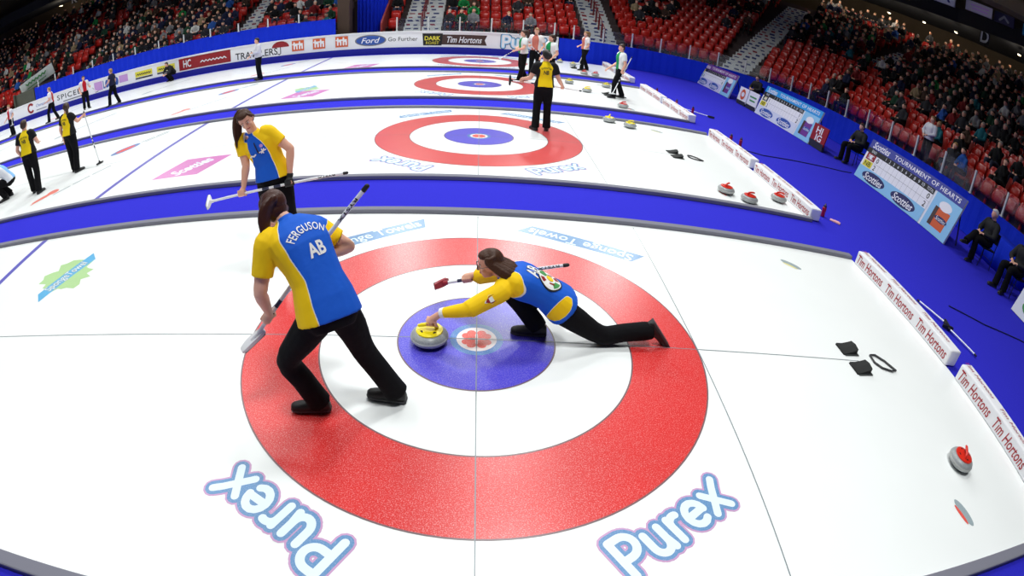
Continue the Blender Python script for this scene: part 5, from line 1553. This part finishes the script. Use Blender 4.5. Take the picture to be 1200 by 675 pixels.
b.add([pt(x, y, 0.004) for x, y in ((-0.02, -0.02), (-0.02, 0.02), (0.01, 0.018), (0.01, -0.018))], [(0, 1, 2, 3)], 2)
b.build('sleeve_badge', [M_LETW, M_SIGNRED, M_LETW], F1['root'], label='red and white shield badge')

# ---- team mate facing the lens, broom across her body
BA, BB = V3((-1.291, 1.447, 0.856)), V3((-2.686, 1.27, 0.702))
b3x = (BA - BB).normalized()
gR = BB + b3x * 0.375; gL = BB + b3x * 0.87
J3 = dict(pelvis=(-2.02, 1.49, 0.86), mid=(-2.08, 1.50, 1.08), neck=(-2.178, 1.49, 1.305), head=(-2.235, 1.44, 1.475), face=(0.30, -0.85, -0.42), headup=(-0.36, -0.22, 0.9),
          shR=(-2.33, 1.50, 1.245), elR=(-2.285, 1.44, 1.0), wrR=gR + V3((0.01, 0.045, 0.055)), shL=(-2.035, 1.49, 1.315), elL=(-1.82, 1.49, 1.125), wrL=gL + V3((0.0, 0.045, 0.06)),
          hpR=(-2.115, 1.50, 0.83), knR=(-2.10, 1.47, 0.46), anR=(-2.10, 1.52, 0.085), toR=(-2.14, 1.33, 0.02), hpL=(-1.935, 1.50, 0.84), knL=(-1.89, 1.46, 0.46), anL=(-1.86, 1.52, 0.085), toL=(-1.82, 1.33, 0.02),
          gripR=(gR, b3x, 0.013), gripL=(gL, b3x, 0.013))
st3 = dict(shirt=S_AB, hair=HM, hem=-0.05, sleeve=0.6, limit=((-0.3, 0.15), (0.1, 0.14), (0.4, 0.125), (0.7, 0.135), (0.85, 0.11), (1.05, 0.05)), asym=0.04,
           tail=((-2.315, 1.50, 1.545), (-2.345, 1.49, 1.48), (-2.35, 1.47, 1.38), (-2.345, 1.45, 1.28), (-2.335, 1.44, 1.18)), tail_r=0.032, shirt_label='blue short sleeved shirt with yellow sides and sleeves')
F3 = figure('woman in blue and yellow shirt facing the lens, broom held level across her body', (-2.0, 1.5, 0.0), J3, st3, 0.011, hero=True)
F3['fwd'] = V3((0.1, -1, 0))
broom('white broom held level by the woman who faces the lens', BA, BB, (0.25, -0.93, -0.25), 'white', letters='RYSTX', bands=((0.42, 0.62),))
wear(F3, [(stroke_geo([[(-0.035, 0), (-0.012, 0.008), (0.01, -0.004), (0.035, 0.006)]], 0.016), 0, 0)], 0.62, -0.075, False, 1.0, [M_LETW], 'chest_badge', 'small white badge')
wear(F3, [(stroke_geo([[(-0.035, 0), (0.035, 0)], [(0, -0.022), (0, 0.022)], [(-0.02, -0.015), (0.022, 0.016)]], 0.012), 0, 0), (disc_geo(0.018, 0.018, 0.01, 0.055, 16), 1, 0)], 0.64, 0.045, False, 1.0, [M_LETW, M_LILAC], 'chest_badge', 'white crossed badge below a small pink one')
wear(F3, [(stroke_geo([[(0, -0.05 + 0.01 * q) for q in range(12)]], 0.012), 0, .002)], 0.74, 0.0, False, 1.0, [M_LETK], 'zip', 'short dark zip')
b = MB(); og = V3((-2.0, 1.5, 0)); grip_hand(b, V3(J3['wrL']) - og, gL - og, b3x, 0.013, 1.14, 1); b.tube([V3(J3['wrL']) - og, V3(J3['wrL']).lerp(V3(J3['elL']), 0.12) - og], [0.036, 0.036], 12)
gm = fuse(b, 0.007, 2, 0.4); gm.materials.append(M_GLOVE); link('glove', gm, F3['root'], label='black glove')

# ---- the players on the other sheets: a standing rig turned and posed
def stander(label, x, y, yaw, H, shirt, hair, pose, broom_args=None, style='tail', extra=None, vox=0.016, letters=None, group=None, base=0.0):
    """yaw: direction she faces (degrees, 0 = +x). pose: arm points in her own frame (forward, left, up) for a 1.66 m figure"""
    k = H / 1.66; a = math.radians(yaw); F = V3((math.cos(a), math.sin(a), 0)); Lf = V3((-math.sin(a), math.cos(a), 0)); O = V3((x, y, base))
    P = lambda q: O + (F * q[0] + Lf * q[1] + V3((0, 0, 1)) * q[2]) * k
    D = dict(pelvis=(0, 0, 0.92), mid=(0.01, 0, 1.14), neck=(0.0, 0, 1.385), head=(0.03, 0, 1.545), shL=(0, 0.165, 1.325), shR=(0, -0.165, 1.325), hpL=(0, 0.085, 0.88), hpR=(0, -0.085, 0.88),
             knL=(0.02, 0.10, 0.48), knR=(0.02, -0.10, 0.48), anL=(-0.02, 0.11, 0.08), anR=(-0.02, -0.11, 0.08), elL=(-0.03, 0.26, 1.06), elR=(-0.03, -0.26, 1.06), wrL=(0.10, 0.26, 0.86), wrR=(0.10, -0.26, 0.86))
    D.update({q: v for q, v in pose.items() if q in D})
    J = {q: P(v) for q, v in D.items()}
    for sd, sg in (('L', 1), ('R', -1)):
        J['to' + sd] = P(pose['to' + sd]) if 'to' + sd in pose else J['an' + sd] + (F * 0.2 + Lf * 0.05 * sg - V3((0, 0, 0.06))) * k
    fa = math.radians(pose.get('look', 0)); J['face'] = F * math.cos(fa) + Lf * math.sin(fa) + V3((0, 0, pose.get('nod', -0.15)))
    J['headup'] = V3((0, 0, 1)) + F * (pose.get('nod', -0.15) * -0.3 + 0.05)
    fb = J['face'].normalized()
    st = dict(shirt=shirt, hair=hair, scale=k, sleeve=pose.get('sleeve', 0.62), girth=pose.get('girth', 1.0), hairstyle=style, hem=pose.get('hem', -0.05))
    if 'pants' in pose: st['pants'] = pose['pants']
    if 'limit' in pose: st['limit'] = pose['limit']
    h = J['head']
    if style == 'tail': st['tail'] = (h - fb * 0.1 + V3((0, 0, 0.05)), h - fb * 0.15 + V3((0, 0, 0.0)), h - fb * 0.15 - V3((0, 0, 0.1)), h - fb * 0.12 - V3((0, 0, 0.2)))
    if style == 'bun': st['tail'] = (h - fb * 0.1 + V3((0, 0, 0.02)), h - fb * 0.13 - V3((0, 0, 0.02)), h - fb * 0.12 - V3((0, 0, 0.06)))
    br = None
    if broom_args:
        A, B = P(broom_args[0]), P(broom_args[1]); ax = (A - B).normalized()
        for sd in pose.get('hold', ''):
            w_ = J['wr' + sd]; g_ = B + ax * (w_ - B).dot(ax); J['grip' + sd] = (g_, ax, 0.013)
            J['wr' + sd] = g_ + (w_ - g_).normalized() * 0.06 if (w_ - g_).length > 0.02 else g_ + V3((0, 0, 0.06))
    fig = figure(label, O, J, st, vox * max(1, k), group=group)
    fig['fwd'] = F
    if broom_args: broom(broom_args[2], A, B, broom_args[3], broom_args[4], letters=None, bands=((0.3, 0.5),))
    if letters:
        wear(fig, [(arch(text_fit(letters[0], 0.2, 0.034, bold=0.01), 0.2), 0, 0)], 0.83, 0, True, k, [M_LETK], 'name_lettering')
        wear(fig, [(text_fit(letters[1], 0.1, 0.085, bold=0.03), 0, 0)], 0.64, 0, True, k, [M_LETK], 'province_lettering')
    return fig
TEAM = 'curlers on the other sheets'
NBL = ((-0.3, 0.15), (0.3, 0.13), (0.6, 0.15), (0.8, 0.14), (0.92, 0.10), (1.05, 0.06))
stander('woman in yellow and black shirt standing with her back turned on the second house', 1.16, 6.95, 96, 1.64, S_NB, HAIRS[1],
        dict(shL=(0, 0.17, 1.32), elL=(-0.02, 0.28, 1.06), wrL=(0.20, 0.40, 0.93), elR=(-0.02, -0.27, 1.07), wrR=(0.14, -0.40, 0.90), hold='LR', look=20, limit=NBL),
        ((0.18, -0.75, 0.85), (0.22, 0.62, 0.96), 'broom held level behind the red ring by the yellow and black shirted woman', (0, 0, 1), 'black'), 'bun', letters=('SWINTER', 'NB'))
stander('woman in green and white vest striding left with a broom on the third sheet', 3.86, 12.1, 190, 1.66, S_SK, HAIRS[0],
        dict(anL=(0.16, 0.10, 0.08), knL=(0.16, 0.09, 0.48), anR=(-0.18, -0.08, 0.08), knR=(-0.02, -0.09, 0.47), elL=(-0.02, 0.27, 1.06), wrL=(0.12, 0.24, 0.84), wrR=(0.26, -0.2, 0.86), hold='L', pelvis=(-0.03, 0, 0.92)),
        ((-0.16, 0.30, 1.30), (0.24, 0.20, 0.14), 'broom carried upright by the green and white player with short hair', (1, 0.2, 0), 'white'), 'short')
stander('woman in white and red shirt walking left on the farthest sheet beside the blue wall', 3.95, 18.2, 200, 1.66, S_CW, HAIRS[3],
        dict(anL=(0.14, 0.10, 0.08), knL=(0.14, 0.09, 0.48), anR=(-0.2, -0.08, 0.08), knR=(-0.04, -0.09, 0.47), elL=(0.02, 0.26, 1.06), wrL=(0.2, 0.12, 0.98), wrR=(0.22, -0.10, 1.0), hold='L'),
        ((-0.1, 0.16, 1.25), (0.3, 0.1, 0.25), 'broom held against her side by the white and red shirted player', (1, 0.2, 0), 'white'), 'tail')
stander('woman in green and white vest holding a broom out, leftmost of three in green', 1.25, 13.6, 195, 1.68, S_SK, HAIRS[0],
        dict(elL=(0.08, 0.25, 1.08), wrL=(0.30, 0.14, 0.98), elR=(0.0, -0.26, 1.08), wrR=(0.26, -0.12, 1.06), hold='LR', anL=(0.12, 0.12, 0.08), anR=(-0.16, -0.1, 0.08)),
        ((0.0, -0.1, 1.12), (0.78, 0.25, 0.72), 'broom held out over the farthest house by a green and white player', (0.2, 1, 0), 'white'), 'tail')
stander('woman in green and white vest half hidden behind the yellow and black shirted woman', 2.02, 13.2, 215, 1.62, S_SK, HAIRS[0], dict(wrL=(0.15, 0.22, 0.9), wrR=(0.15, -0.22, 0.9)), None, 'tail')
stander('woman in white and red top standing behind the two green and white players', 1.75, 15.0, 250, 1.72, S_CW, HAIRS[3], dict(wrL=(0.15, 0.22, 0.95), wrR=(0.15, -0.22, 0.95), hold='R'),
        ((0.1, -0.5, 1.35), (0.2, 0.5, 0.5), 'broom held slanting by the white and red topped woman behind the green players', (1, 0, 0), 'white'), 'short')
stander('person in yellow and black shirt with short hair standing at the left edge, back turned', -9.2, 5.15, 108, 1.70, S_NB, HAIRS[0],
        dict(anL=(0.10, 0.12, 0.08), anR=(-0.12, -0.12, 0.08), wrL=(0.10, 0.24, 0.86), elR=(0.0, -0.27, 1.10), wrR=(0.16, -0.20, 1.06), limit=NBL, girth=1.05), None, 'short', letters=('KEHOE', 'NB'))
stander('woman in yellow and black shirt with a ponytail leaning on an upright broom', -8.75, 6.15, 82, 1.66, S_NB, HAIRS[0],
        dict(anL=(0.04, 0.10, 0.08), anR=(-0.05, -0.10, 0.08), elR=(0.08, -0.28, 1.15), wrR=(0.25, -0.32, 1.22), wrL=(0.02, 0.27, 0.84), hold='R', limit=NBL, look=55),
        ((0.26, -0.34, 1.27), (0.32, -0.52, 0.02), 'broom standing upright under the hand of the ponytailed player in yellow', (0.2, 1, 0), 'black'), 'tail', letters=('ADAMS', 'NB'))
stander('person in white jacket standing on the third blue strip looking left', -7.75, 15.6, 215, 1.64, S_WJ, HAIRS[1], dict(sleeve=1.9, elL=(0.06, 0.25, 1.12), wrL=(0.22, 0.05, 1.1), elR=(0.05, -0.26, 1.08), wrR=(0.3, -0.1, 0.96)), None, 'short')
stander('person in dark navy clothes walking on the third blue strip', -14.9, 16.3, 190, 1.68, S_ON, HAIRS[3], dict(anL=(0.2, 0.09, 0.08), knL=(0.16, 0.09, 0.48), anR=(-0.2, -0.09, 0.08), knR=(-0.05, -0.09, 0.47), elL=(0.05, 0.26, 1.1), wrL=(0.22, 0.15, 1.0)), None, 'short')
stander('woman in red and white shirt standing with a broom left of the navy clad walker', -17.7, 17.7, 320, 1.68, S_CA, HAIRS[0], dict(wrL=(0.2, 0.22, 0.95), wrR=(0.2, -0.24, 0.9), hold='L'),
        ((0.1, 0.2, 1.15), (0.75, 0.45, 0.7), 'broom held out by the red and white shirted woman by the far boards', (0.3, 1, 0), 'white'), 'tail')
stander('woman in red shirt with white sleeves walking left along the far boards', -19.4, 17.0, 200, 1.74, S_CA, HAIRS[3], dict(anL=(0.22, 0.09, 0.08), knL=(0.18, 0.09, 0.48), anR=(-0.22, -0.09, 0.08), knR=(-0.05, -0.09, 0.47), wrL=(0.2, 0.2, 1.0)), None, 'short')
stander('woman in red and white shirt with a broom at the far left edge', -22.3, 16.7, 260, 1.68, S_CA, HAIRS[3], dict(wrL=(0.2, 0.25, 0.9), wrR=(0.2, -0.24, 0.9), hold='L'),
        ((0.05, 0.2, 1.0), (0.5, 0.85, 0.6), 'broom slanting from the hand of the red shirted woman at the far left edge', (0.3, 1, 0), 'white'), 'short')
# crouching figures
CR = dict(pelvis=(-0.12, 0, 0.42), mid=(-0.02, 0, 0.60), neck=(0.18, 0, 0.80), head=(0.27, 0, 0.93), shL=(0.14, 0.165, 0.76), shR=(0.14, -0.165, 0.76), hpL=(-0.12, 0.09, 0.38), hpR=(-0.12, -0.09, 0.38), knL=(0.28, 0.14, 0.46), knR=(0.24, -0.14, 0.40),
          anL=(0.05, 0.13, 0.08), anR=(0.0, -0.13, 0.08), elL=(0.28, 0.24, 0.52), wrL=(0.42, 0.12, 0.44), elR=(0.28, -0.24, 0.52), wrR=(0.42, -0.10, 0.44), sleeve=1.9)
stander('person in light blue and white jacket crouching at the left edge of the second sheet', -10.45, 5.35, 210, 1.66, S_LB, HAIRS[0], CR, None, 'short')
stander('person in dark clothes crouching with a camera against the far boards', -14.6, 20.9, 250, 1.66, S_DK, HAIRS[1], CR, None, 'short')

# ---- officials seated at the house end
def chair(x, y, rz, label):
    t = thing('folding_chair', label, 'chair', (x, y, -0.012), rz)
    b = MB(); b.box((0, 0, 0.445), (0.42, 0.42, 0.035)); b.build('seat', M_BLACK, t, bevel=0.01)
    b = MB(); b.box((-0.22, 0, 0.74), (0.03, 0.40, 0.26)); b.build('backrest', M_BLACK, t, bevel=0.01)
    for sy in (-1, 1):
        for pts in (((0.19, 0.19 * sy, 0.44), (0.21, 0.2 * sy, 0.0)), ((-0.22, 0.19 * sy, 0.86), (-0.2, 0.19 * sy, 0.44), (-0.24, 0.2 * sy, 0.0))):
            b = MB(); b.tube(pts, 0.011, 8); b.build('leg', M_NAVY, t)
    for xx, zz in ((0.2, 0.16), (-0.235, 0.2)):
        b = MB(); b.tube([(xx, -0.2, zz), (xx, 0.2, zz)], 0.009, 6); b.build('stretcher', M_NAVY, t)
    return t
SIT = dict(pelvis=(0, 0, 0.56), mid=(-0.06, 0, 0.78), neck=(-0.05, 0, 1.03), head=(0.0, 0, 1.19), shL=(-0.05, 0.18, 0.965), shR=(-0.05, -0.18, 0.965), hpL=(0.0, 0.09, 0.53), hpR=(0.0, -0.09, 0.53), knL=(0.42, 0.12, 0.53), knR=(0.42, -0.12, 0.53),
           anL=(0.40, 0.12, 0.09), anR=(0.44, -0.12, 0.09), elL=(0.05, 0.27, 0.72), wrL=(0.26, 0.08, 0.68), elR=(0.05, -0.27, 0.72), wrR=(0.26, -0.06, 0.70), sleeve=1.9, girth=1.12)
S1d = dict(SIT); S1d.update(knR=(0.42, 0.02, 0.62), anR=(0.74, 0.14, 0.42), toR=(0.92, 0.16, 0.50))
BALD = mat('hair_bald_grey', (188, 160, 142), rough=0.5)
chair(10.62, 4.0, math.radians(170), 'dark folding chair beside the big scoreboard')
stander('grey haired man in dark jacket with glasses seated cross legged beside the big scoreboard', 10.58, 4.0, 172, 1.72, S_DG, mat('hair_silver', (206, 204, 200), rough=0.6), S1d, None, 'short', base=-0.01)
chair(10.75, 9.75, math.radians(180), 'dark folding chair between the red square sign and the big scoreboard')
stander('man in dark grey jacket seated between the red square sign and the big scoreboard', 10.7, 9.75, 185, 1.72, S_DG, HAIRS[0], SIT, None, 'short', base=-0.01)
chair(10.50, 2.78, math.radians(176), 'dark folding chair at the right edge of the carpet')
stander('person in black trousers and black jacket seated at the right edge', 10.45, 2.78, 178, 1.72, S_DK, HAIRS[0], SIT, None, 'short', base=-0.01)
chair(10.75, 16.9, math.radians(200), 'dark folding chair behind the small white signs')
stander('person in dark jacket seated behind the two small white signs', 10.7, 16.9, 200, 1.68, S_DK, HAIRS[0], SIT, None, 'short', base=-0.01)

stander('spectator in white top standing in the front row behind the big scoreboard', 12.83, 8.95, 186, 1.66, S_WJ, HAIRS[3], dict(sleeve=1.9, elL=(0.06, 0.25, 1.1), wrL=(0.24, 0.08, 1.0), elR=(0.06, -0.25, 1.1), wrR=(0.24, -0.06, 0.98), anL=(0.0, 0.09, 0.08), anR=(-0.02, -0.09, 0.08)), None, 'short', base=0.86)
# table with a blue cloth beside the seated man
t = thing('draped_table', 'table under a long blue cloth behind the grey haired seated man', 'table', (11.75, 4.1, -0.012))
b = MB(); rings = []
for z, g in ((0.74, 0.0), (0.72, 0.02), (0.3, 0.04), (0.01, 0.07)):
    rg = []
    for q in range(48):
        a = 2 * PI * q / 48; cx_, sy_ = math.cos(a), math.sin(a); m_ = max(abs(cx_) / 0.36, abs(sy_) / 0.85)
        wv = (0.02 * math.sin(q * 2.1) + 0.012 * math.sin(q * 5.3)) * (0.74 - z) * 1.6
        rg.append(V3((cx_ / m_ + cx_ * (g + wv), sy_ / m_ + sy_ * (g + wv), z)))
    rings.append(rg)
b.ring_loft(rings); b.build('tablecloth', M_DRAPE, t, smooth=True)
b = MB(); b.box((0, 0, 0.70), (0.66, 1.64, 0.03)); b.build('tabletop', M_GREY, t)
# ------------------------------------------------------------------ signs and lamps high in the bowl
def hung_sign(c, w, h, label, items, mats, towards=None):
    """flat sign whose face looks at the ice; c is its centre"""
    c = V3(c); n = (V3(towards or (-2, 6, c.z)) - c); n.z = 0; n.normalize(); u = V3((-n.y, n.x, 0)); v = V3((0, 0, 1))
    t = thing('hanging_sign', label, 'sign', c - v * (h / 2))
    o = v * (h / 2)
    b = MB(); b.box(o - n * 0.04, (w, h, 0.08), 0, ax=(u, v, n)); b.build('panel', mats[0], t)
    b = MB()
    for g, mi, lf in items: b.add([o + u * p[0] + v * p[1] + n * lf for p in g[0]], g[1], mi - 1)
    if items: b.build('print', mats[1:], t)
    return t
hung_sign((15.9, 13.7, 7.62), 2.9, 0.62, 'white hanging banner with big dark blue capitals', [(text_fit('CARRA', 2.5, 0.42, bold=0.02), 1, .004)], [mat('banner_white', (190, 192, 200), rough=0.7), M_NAVY])
hung_sign((17.4, 11.85, 7.82), 1.25, 0.46, 'pale hanging banner with pink lettering, left half of a pair', [(stroke_geo([[(-0.35, 0.07), (0.45, 0.07)], [(-0.3, -0.08), (0.4, -0.08)]], 0.07), 1, .004)], [mat('banner_pale', (186, 180, 190), rough=0.7), M_LILAC])
hung_sign((18.05, 10.95, 7.9), 0.95, 0.46, 'dark purple hanging banner beside the pale one', [(stroke_geo([[(-0.2, -0.1), (0.0, 0.1), (0.2, -0.08)]], 0.1), 1, .004)], [mat('banner_dark', (34, 30, 62), rough=0.7), M_GREY])
hung_sign((18.75, 10.1, 7.95), 0.6, 0.5, 'light blue hanging sign at the top right corner', [(ring_geo(0.1, 0.16, 24), 1, .004)], [mat('banner_blue', (40, 120, 160), rough=0.7), M_OFFW])
b = MB(); p0, p1 = V3((13.2, 16.8, 8.25)), V3((20.2, 8.2, 8.55)); d_ = (p1 - p0).normalized(); s_ = V3((-d_.y, d_.x, 0))
b.box((p0 + p1) / 2 + s_ * -0.5, ((p1 - p0).length, 0.9, 0.55), 0, ax=(d_, s_, V3((0, 0, 1)))); b.box((p0 + p1) / 2 + V3((0.5, 0.35, 0.7)), ((p1 - p0).length, 0.5, 0.9), 0, ax=(d_, s_, V3((0, 0, 1))))
tag(b.build('beam', mat('beam_brown', (120, 104, 74), rough=0.8)), 'brown beam that carries the hanging banners', 'beam', kind='structure')
for (c, ch, lab) in (((24.3, 17.2, 8.35), 'D', 'pale letter D on the dark wall above the right hand stand'), ((20.9, 24.2, 8.8), 'D', 'pale letter D on the dark wall above the corner stand'), ((-33.2, 36.0, 8.4), 'K', 'pale letter K on the dark wall above the far left stand')):
    hung_sign(c, 0.62, 0.9, lab, [(text_fit(ch, 0.5, 0.78, bold=0.02), 1, .005)], [M_BLACK, mat('letter_pale', (190, 196, 204), rough=0.6)])
def small_lamp(c, label, L=0.5):
    c = V3(c)
    t = thing('concourse_lamp', label, 'lamp', c, 0.6, 'concourse lamps')
    b = MB(); b.box((0, 0, 0.05), (L + 0.08, 0.2, 0.06)); b.build('housing', M_DARK, t)
    l = bpy.data.lights.new('concourse_light', 'POINT'); l.energy = 45; l.color = (1, 0.86, 0.66); l.shadow_soft_size = 0.15
    lo = bpy.data.objects.new('concourse_light', l); COL.objects.link(lo); lo.location = c - V3((0, 0, 0.12))
    b = MB(); b.box((0, 0, 0.005), (L, 0.14, 0.03)); b.build('tube', mat('lamp_glow', (255, 236, 190), emit=1.2), t)
for q, c in enumerate(((20.2, 27.0, 8.0), (21.6, 25.4, 8.1), (23.6, 21.6, 7.9), (22.6, 23.8, 7.7), (24.2, 19.4, 8.0), (24.9, 15.0, 8.2), (-34.5, 35.6, 8.2), (-30.4, 35.9, 8.1), (-26.2, 35.9, 7.6), (-22.0, 35.9, 8.0))):
    small_lamp(c, 'small bright lamp under the gallery, %s one along the dark wall' % nth(q + 1), 0.3)
# green and white banner hung at the far left gate
t = thing('cloth_banner', 'white banner with green lettering hung above the grey gate', 'banner', (CX - 33.0, YW + 1.5, 2.3))
o = V3((0, 0, 0)); u = V3((1.9, 0.25, 0.45)).normalized(); v = V3((0.0, -0.35, 0.94)).normalized(); n = V3((0, -1, -0.35)).normalized()
b = MB(); rings = []
for q in range(13):
    x = -1.5 + 3.0 * q / 12; sag = 0.03 * math.sin(q * 1.1)
    rings.append([u * x - v * 0.38 + n * sag, u * x + v * 0.38 + n * sag, u * x + v * 0.38 + n * (sag - 0.02), u * x - v * 0.38 + n * (sag - 0.02)])
b.ring_loft(rings); b.build('cloth', mat('banner_cloth', (228, 236, 230), rough=0.8), t)
b = MB(); 
for g in (move_geo(stroke_geo([[(-0.9 + 0.15 * q, 0.06 * (-1) ** q) for q in range(13)]], 0.1), 0, 0.1), move_geo(stroke_geo([[(-0.9, 0), (0.8, 0)]], 0.06), 0, -0.18)):
    b.add([u * p[0] + v * p[1] + n * 0.045 for p in g[0]], g[1])
b.build('lettering', M_SIGNGREEN, t)
